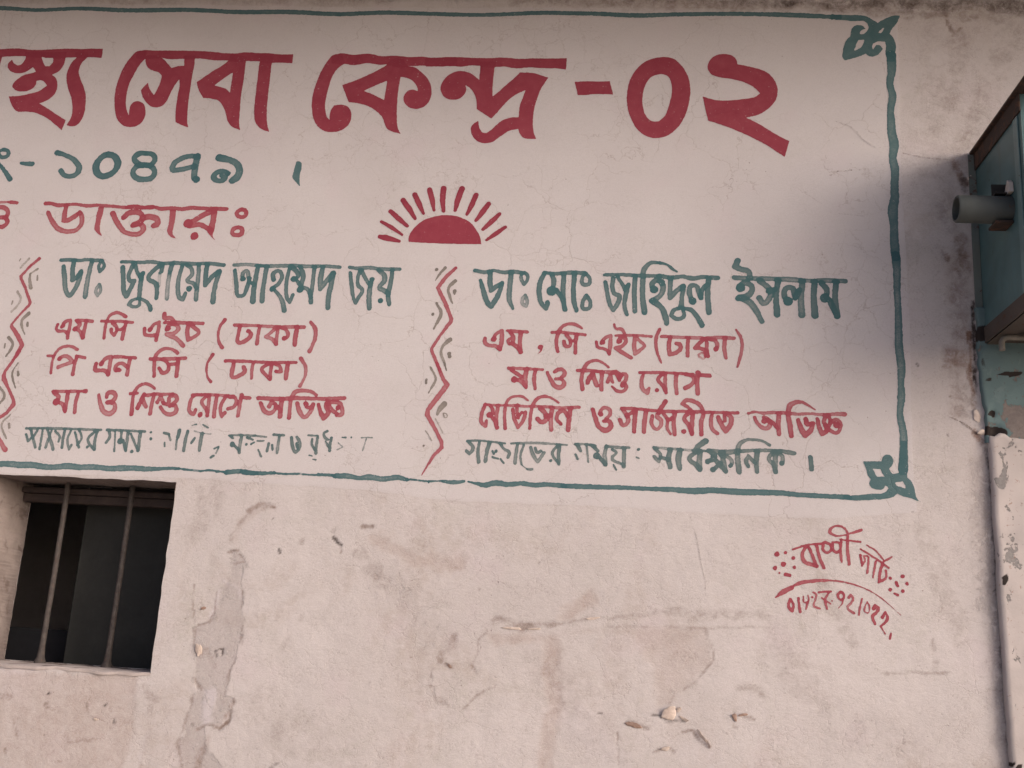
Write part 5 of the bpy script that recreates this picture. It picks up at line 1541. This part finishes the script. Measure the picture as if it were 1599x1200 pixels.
# peeling paint flakes, curled off the wall
M_FLAKE = simple_mat('loose limewash flake', (.58, .47, .41), (.68, .58, .52), 30, .85, .001)
M_FLAKE_D = simple_mat('loose plaster scab', (.30, .20, .16), (.40, .28, .23), 30, .9, .001)
def flake(x, z, w, h, rot, lift, mat, seed):
    """a thin curled shell of limewash, lifted at one end"""
    rs = random.Random(seed); nr, na = 7, 26; v = []; fc = []
    ph = [rs.uniform(0, 6.28) for _ in range(5)]
    for side in (0, 1):
        for r in range(nr):
            q = (r / (nr - 1)) ** .8
            for s in range(na):
                a = 2 * math.pi * s / na
                e = 1 + .16 * math.sin(2 * a + ph[0]) + .10 * math.sin(3 * a + ph[1]) + .07 * math.sin(5 * a + ph[2]) + .05 * math.sin(9 * a + ph[3])
                px, pz = math.cos(a) * q * e * w / 2, math.sin(a) * q * e * h / 2
                u = max(0, min(1, pz / h + .5))
                bend = lift * (u ** 1.5) * (1 + .3 * math.cos(a) * q) + lift * .25 * (1 - q * q) + .0006 * math.sin(7 * a + ph[4]) * q
                pz *= 1 - .22 * u * u
                X = px * math.cos(rot) - pz * math.sin(rot); Zz = px * math.sin(rot) + pz * math.cos(rot)
                v.append((x + X, -(float(sample(relief, x + X, z + Zz)) + .0008 + bend + (.0010 if side == 0 else 0)), z + Zz))
    N = nr * na
    for r in range(nr - 1):
        for s in range(na):
            a, b_ = r * na + s, r * na + (s + 1) % na
            fc.append((a, b_, b_ + na, a + na)); fc.append((N + a, N + a + na, N + b_ + na, N + b_))
    for s in range(na):
        a, b_ = (nr - 1) * na + s, (nr - 1) * na + (s + 1) % na
        fc.append((a, b_, N + b_, N + a))
    return link('paint_flake', mesh_np('paint_flake', v, fc), mat, clinic, smooth=True)
flake(0.137, 1.348, 0.0505, 0.0374, 0.30, 0.0130, M_FLAKE, 0)
flake(0.181, 1.333, 0.0261, 0.0112, -0.50, 0.0050, M_FLAKE, 1)
flake(0.165, 1.359, 0.0131, 0.0168, -0.20, 0.0050, M_FLAKE, 2)
flake(0.034, 1.307, 0.0414, 0.0188, -0.20, 0.0060, M_FLAKE_D, 3)
flake(0.231, 1.291, 0.0370, 0.0130, -0.90, 0.0100, M_FLAKE, 4)
flake(0.252, 1.268, 0.0277, 0.0074, -1.10, 0.0060, M_FLAKE, 5)
flake(0.129, 1.247, 0.0297, 0.0111, 0.20, 0.0060, M_FLAKE, 6)
flake(-1.325, 1.442, 0.0209, 0.0459, 0.10, 0.0090, M_FLAKE, 7)
flake(0.327, 1.348, 0.0111, 0.0295, 0.30, 0.0050, M_FLAKE_D, 8)
flake(-0.527, 1.440, 0.0158, 0.0099, -0.60, 0.0030, M_FLAKE_D, 9)
flake(-1.630, 1.212, 0.0168, 0.0084, 0.10, 0.0040, M_FLAKE, 10)
flake(0.351, 1.356, 0.0258, 0.0092, 0.30, 0.0040, M_FLAKE_D, 11)
flake(-1.327, 1.568, 0.0169, 0.0105, 0.50, 0.0030, M_FLAKE_D, 12)
flake(-0.342, 1.563, 0.0512, 0.0098, 0.00, 0.0030, M_FLAKE, 13)
flake(-0.273, 1.565, 0.0353, 0.0078, 0.05, 0.0030, M_FLAKE, 14)
flake(-0.099, 1.606, 0.0427, 0.0078, 0.10, 0.0020, M_FLAKE, 15)
flake(1.046, 2.276, 0.0169, 0.0488, 0.10, 0.0050, M_FLAKE, 16)
flake(1.057, 2.224, 0.0224, 0.0168, 0.50, 0.0100, M_FLAKE, 17)
flake(1.062, 3.064, 0.0119, 0.0159, 0.20, 0.0060, M_FLAKE, 18)
flake(-1.546, 1.351, 0.0463, 0.0063, 0.00, 0.0030, M_FLAKE, 19)


# ------------------------------------------------------------------ pier at the right end
pier = empty('plastered_pier', (1.32, -.02, 0), 'flaking white and teal plastered pier below the teal metal box at the right end', 'pier')
def paint_layers(name, base, under, thr, accent=None, speck=None, scale=16):
    m, nt, bs = new_mat(name); k = NB(nt); P = k.pos()
    n1 = k.noise(k.vmul(P, (1.5, 1.5, 1)), scale, 7, .62, .5).outputs[0]; n2 = k.noise(P, 120, 4, .65).outputs[0]; n0 = k.noise(P, 4, 4, .6).outputs[0]
    e = k.math('ADD', n1, k.math('MULTIPLY', k.math('SUBTRACT', n2, .5), .12))
    e = k.math('ADD', e, k.attr('peel'))
    f1 = k.ramp(e, thr, thr + .018)
    bc = k.mix(k.ramp(n0, .35, .65), base, tuple(x * .86 for x in base))
    if accent: bc = k.mix(k.ramp(k.noise(P, 22, 5, .6, 1.2).outputs[0], .55, .75, 0, .7), bc, accent)
    col = k.mix(f1, bc, k.mix(k.ramp(n2, .3, .7), under, tuple(x * .8 for x in under)))
    if speck: col = k.mix(k.math('MULTIPLY', k.ramp(k.noise(P, 75, 4, .7, .5).outputs[0], .62, .70), .8), col, speck)
    sc = k.attr('dark'); col = k.mix(k.ramp(k.math('ADD', sc, k.math('MULTIPLY', k.math('SUBTRACT', n2, .5), .4)), .3, .6), col, (.03, .022, .02))
    nt.links.new(col, bs.inputs['Base Color']); bs.inputs['Roughness'].default_value = .85
    bp = k.n('ShaderNodeBump'); bp.inputs['Distance'].default_value = 1; bp.inputs['Strength'].default_value = .9
    h = k.math('SUBTRACT', k.math('MULTIPLY', n2, .0008), k.math('MULTIPLY', f1, .0016))
    h = k.math('ADD', h, k.math('MULTIPLY', n0, .004))
    k.put(bp.inputs['Height'], h); nt.links.new(bp.outputs[0], bs.inputs['Normal'])
    return m
M_WHITEPEEL = paint_layers('flaking white paint', (.490, .430, .410), (.27, .248, .240), .63, speck=(.28, .17, .13))
M_TEALPEEL = paint_layers('flaking teal paint', (.135, .195, .200), (.205, .172, .160), .62, accent=(.165, .220, .220), speck=(.10, .075, .065))
def pier_face(name, left, x1, z0, z1, yfront, mat, step, seed, blobs=(), darks=(), top=None, dent=()):
    """front sheet of plaster with a ragged left edge, turned back to the wall"""
    nz_ = int((z1 - z0) / step) + 1; nx_ = int((x1 - left(z1)) / step) + 1
    v = []; pl = []; dk = []
    for j in range(nz_ + 1):
        for i in range(-3, nx_ + 1):
            zt = z1
            xx0 = left(z0 + (z1 - z0) * j / nz_)
            x = xx0 + (x1 - xx0) * max(i, 0) / nx_
            zt = z1 + (top(x) if top else 0)
            z = z0 + (zt - z0) * j / nz_
            y = yfront - .0025 * float(vnoise(np.array([x]), np.array([z]), .06, seed, 3)[0])
            xw = x + .005 * float(vnoise(np.array([x]), np.array([z]), .022, seed + 5, 3)[0]); zw = z + .005 * float(vnoise(np.array([x]), np.array([z]), .022, seed + 9, 3)[0])
            for (cx, cz, cr, dep) in dent:
                y += dep * math.exp(-((x - cx) ** 2 + (z - cz) ** 2) / cr ** 2)
            if i < 0:
                t = (-i) / 3.0; y = y + (.004 - y) * t * t if i > -3 else .004
                x -= .004 * math.sin(t * 1.57) if i > -3 else .004
            v.append((x, y, z))
            pl.append(sum(a * math.exp(-(((xw - cx) / rx) ** 2 + ((zw - cz) / rz) ** 2)) for cx, cz, rx, rz, a in blobs))
            dk.append(sum(a * math.exp(-((((xw - cx) / rx) ** 2 + ((zw - cz) / rz) ** 2) ** 2)) for cx, cz, rx, rz, a in darks))
    W_ = nx_ + 4; fc = []
    for j in range(nz_):
        for i in range(W_ - 1):
            a = j * W_ + i; fc.append((a, a + 1, a + 1 + W_, a + W_))
    # top ledge
    n = len(v)
    for i in range(W_):
        p = v[nz_ * W_ + i]; v.append((p[0], .004, p[2] + .002)); pl.append(.1); dk.append(.3)
    for i in range(W_ - 1): fc.append((nz_ * W_ + i, nz_ * W_ + i + 1, n + i + 1, n + i))
    me = mesh_np(name, v, fc); add_attr(me, 'peel', pl); add_attr(me, 'dark', dk)
    return link(name, me, mat, pier, smooth=True)
def nz1(t, cell, seed): return float(vnoise(np.array([t]), np.array([seed * .37]), cell, seed, 3)[0])
pier_face('lower_face', lambda z: 1.0775 + (2.22 - z) * .0145 + .0025 * nz1(z, .05, 71), 1.55, 0.0, 2.208, -.023, M_WHITEPEEL, .014, 31,
    blobs=((1.111, 2.106, 0.015, 0.053, 0.16), (1.105, 2.058, 0.015, 0.034, 0.16), (1.102, 1.924, 0.015, 0.048, 0.14), (1.104, 1.859, 0.017, 0.030, 0.14), (1.106, 1.739, 0.017, 0.019, 0.13), (1.097, 1.699, 0.013, 0.017, 0.15), (1.155, 2.176, 0.057, 0.019, 0.05), (1.167, 2.118, 0.009, 0.038, 0.12),),
    darks=((1.098, 1.786, 0.013, 0.011, 1.2), (1.100, 1.269, 0.023, 0.008, 1.2), (1.087, 2.169, 0.006, 0.006, 0.6),),
    top=lambda x: .004 * nz1(x, .03, 73) + (.010 if 1.098 < x < 1.128 else 0) - .05 * max(0, x - 1.13))
pier_face('upper_face', lambda z: 1.0625 + .005 * nz1(z, .05, 75) + (2.50 - z) * .030, 1.55, 2.190, 2.62, -.018, M_TEALPEEL, .007, 33,
    blobs=((1.160, 2.265, 0.042, 0.072, 0.3), (1.076, 2.242, 0.027, 0.023, 0.12),),
    darks=((1.089, 2.282, 0.011, 0.009, 1.3), (1.095, 2.227, 0.030, 0.015, 1.6), (1.134, 2.406, 0.030, 0.006, 0.8), (1.083, 2.388, 0.015, 0.008, 0.6), (1.168, 2.409, 0.019, 0.006, 0.9), (1.081, 2.535, 0.034, 0.027, 1.2), (1.072, 2.442, 0.009, 0.027, 0.5),),
    dent=[(1.089, 2.282, .010, .010), (1.095, 2.227, .022, .014)])


# ------------------------------------------------------------------ teal metal box projecting beside the wall
def metal_mat(name, base, dirt, rust, rthr=.60, rough=.45):
    m, nt, bs = new_mat(name); k = NB(nt); P = k.pos()
    n1 = k.noise(P, 6, 6, .6, .3).outputs[0]; n2 = k.noise(P, 40, 6, .7, .6).outputs[0]; st = k.noise(k.vmul(P, (30, 30, 2.5)), 1, 4, .6).outputs[0]
    col = k.mix(k.ramp(n1, .35, .7), base, tuple(x * .72 for x in base))
    col = k.mix(k.ramp(st, .5, .75, 0, .5), col, dirt)
    r = k.ramp(k.math('ADD', n2, k.math('MULTIPLY', k.math('SUBTRACT', n1, .5), .6)), rthr, rthr + .05)
    col = k.mix(r, col, rust)
    nt.links.new(col, bs.inputs['Base Color'])
    nt.links.new(k.ramp(r, 0, 1, rough, .9), bs.inputs['Roughness'])
    bp = k.n('ShaderNodeBump'); bp.inputs['Distance'].default_value = .0015; bp.inputs['Strength'].default_value = .7
    k.put(bp.inputs['Height'], k.math('ADD', n1, k.math('MULTIPLY', r, .4))); nt.links.new(bp.outputs[0], bs.inputs['Normal'])
    return m
M_TEAL = metal_mat('teal enamel sheet', (.092, .165, .172), (.090, .115, .110), (.085, .060, .050), .70)
M_TEAL2 = metal_mat('greyish teal flange', (.165, .185, .172), (.120, .120, .108), (.110, .072, .055), .60)
M_TEAL3 = metal_mat('worn teal edge', (.150, .235, .240), (.12, .15, .14), (.08, .05, .04), .68)
M_IRON = metal_mat('rusty angle iron', (.050, .032, .026), (.038, .028, .024), (.090, .050, .036), .52, .75)
M_IRON2 = metal_mat('brown painted angle', (.085, .068, .058), (.070, .060, .054), (.10, .055, .040), .58, .7)
box = empty('metal_box', (1.5, -.22, 2.5), 'dark teal sheet metal box on rusty angle iron, jutting out beside the wall', 'metal box')
BX0, BX1, BY, BZ0, BZ1 = 1.082, 1.92, -.392, 2.505, 3.150
MB().box(BX0, BX0 + .004, BY, -.004, BZ0 + .004, BZ1 - .006).build('side_panel', M_TEAL, box)
MB().box(BX1 - .004, BX1, BY, -.004, BZ0 + .004, BZ1 - .006).build('side_panel', M_TEAL, box)
MB().box(BX0 + .0045, BX1 - .0045, BY, BY + .004, BZ0 + .004, BZ1 - .006).build('front_panel', M_TEAL, box)
MB().box(BX0 - .018, BX1 + .018, -.48, -.003, BZ1 - .005, BZ1 + .004, .0015).build('top_sheet', M_IRON, box, label='thin rusty top sheet overhanging the sides')
MB().box(BX0 - .006, BX0 - .0008, BY - .004, -.004, BZ1 - .062, BZ1 - .0062, .001).build('angle_iron', M_IRON, box)
MB().box(BX0 - .005, BX0 - .0008, BY - .004, -.004, BZ0 - .002, BZ0 + .050, .001).build('angle_iron', M_IRON2, box)
MB().box(BX0 + .0005, BX0 + .05, BY - .004, -.004, BZ0 - .0055, BZ0 - .0025, .001).build('angle_iron', M_IRON2, box)
MB().box(BX0 - .024, BX0 - .0008, -.0075, -.0045, BZ0 + .003, BZ1 - .0065, .0008).build('wall_flange', M_TEAL2, box, label='narrow grey green flange against the plaster')
MB().box(BX0 - .0045, BX0 - .0008, -.372, -.338, BZ0 + .052, BZ1 - .064, .001).build('stiffener', M_TEAL3, box, label='paler upright strip on the side panel')
MB().box(BX0 + .052, BX1 - .006, BY + .006, -.006, BZ0 + .0005, BZ0 + .0035).build('bottom_panel', M_IRON2, box)

# short pipe through the box side with its bracket
pipe = empty('drain_pipe', (.93, -.27, 2.838), 'short grey pipe stub poking left out of the teal metal box', 'pipe')
M_PIPE = metal_mat('dull grey pipe', (.074, .082, .080), (.060, .062, .058), (.085, .062, .050), .62, .7)
pz = 2.836
MB().tube([(.930, -.27, pz + .002), (.934, -.27, pz + .002), (.96, -.27, pz + .0015), (1.03, -.27, pz), (1.30, -.27, pz - .004)], [.0385, .0405, .041, .041, .041], 40, r_in=.033).build('pipe_barrel', M_PIPE, pipe, smooth=True)
m = MB(); m.box(1.036, 1.0805, -.292, -.262, pz + .0425, pz + .047, .0005); m.box(1.036, 1.0805, -.262, -.258, pz + .0425, pz + .085, .0005)
m.build('clamp_plate', metal_mat('dark clamp', (.030, .027, .025), (.03, .025, .02), (.06, .04, .03), .62, .7), pipe, label='dark clamp plate above the pipe')
wv = [(1.0805, -.2625, pz + .042), (1.0805, -.310, pz + .042), (1.0805, -.3085, pz + .071), (1.0805, -.296, pz + .083)]
wm = MB(); wm.v = wv + [(x - .012, y, z) for x, y, z in wv]
wm.f = [(0, 1, 2, 3), (7, 6, 5, 4), (0, 4, 5, 1), (1, 5, 6, 2), (2, 6, 7, 3), (3, 7, 4, 0)]
wm.build('clamp_tab', simple_mat('bare white tab', (.52, .46, .42), (.62, .56, .52), 30, .7, .0005), pipe, label='small pale tab beside the clamp plate')
MB().box(1.030, 1.0805, -.300, -.235, pz - .052, pz - .0425, .002).build('strap', M_IRON, pipe, label='rusty strap under the pipe')

conduit = empty('conduit', (1.087, -.2, 2.47), 'thin pale conduit elbow under the corner of the teal metal box', 'conduit')
M_COND = simple_mat('pale dusty conduit', (.16, .145, .125), (.23, .205, .18), 30, .7, .0008)
MB().tube([(1.089, -.125, 2.450), (1.089, -.125, 2.476), (1.095, -.125, 2.487), (1.107, -.125, 2.491), (1.4, -.125, 2.489), (1.9, -.125, 2.488)], .0085, 16).build('conduit_tube', M_COND, conduit, smooth=True)

# ------------------------------------------------------------------ ground
M_GROUND = simple_mat('dusty lane', (.50, .44, .37), (.58, .52, .45), 1.2, .95, .01, c3=(.38, .34, .30))
g = MB(); g.v = [(-60, -80, 0), (60, -80, 0), (60, 40, 0), (-60, 40, 0)]; g.f = [(0, 1, 2, 3)]
setp(g.build('ground', M_GROUND), kind='structure')
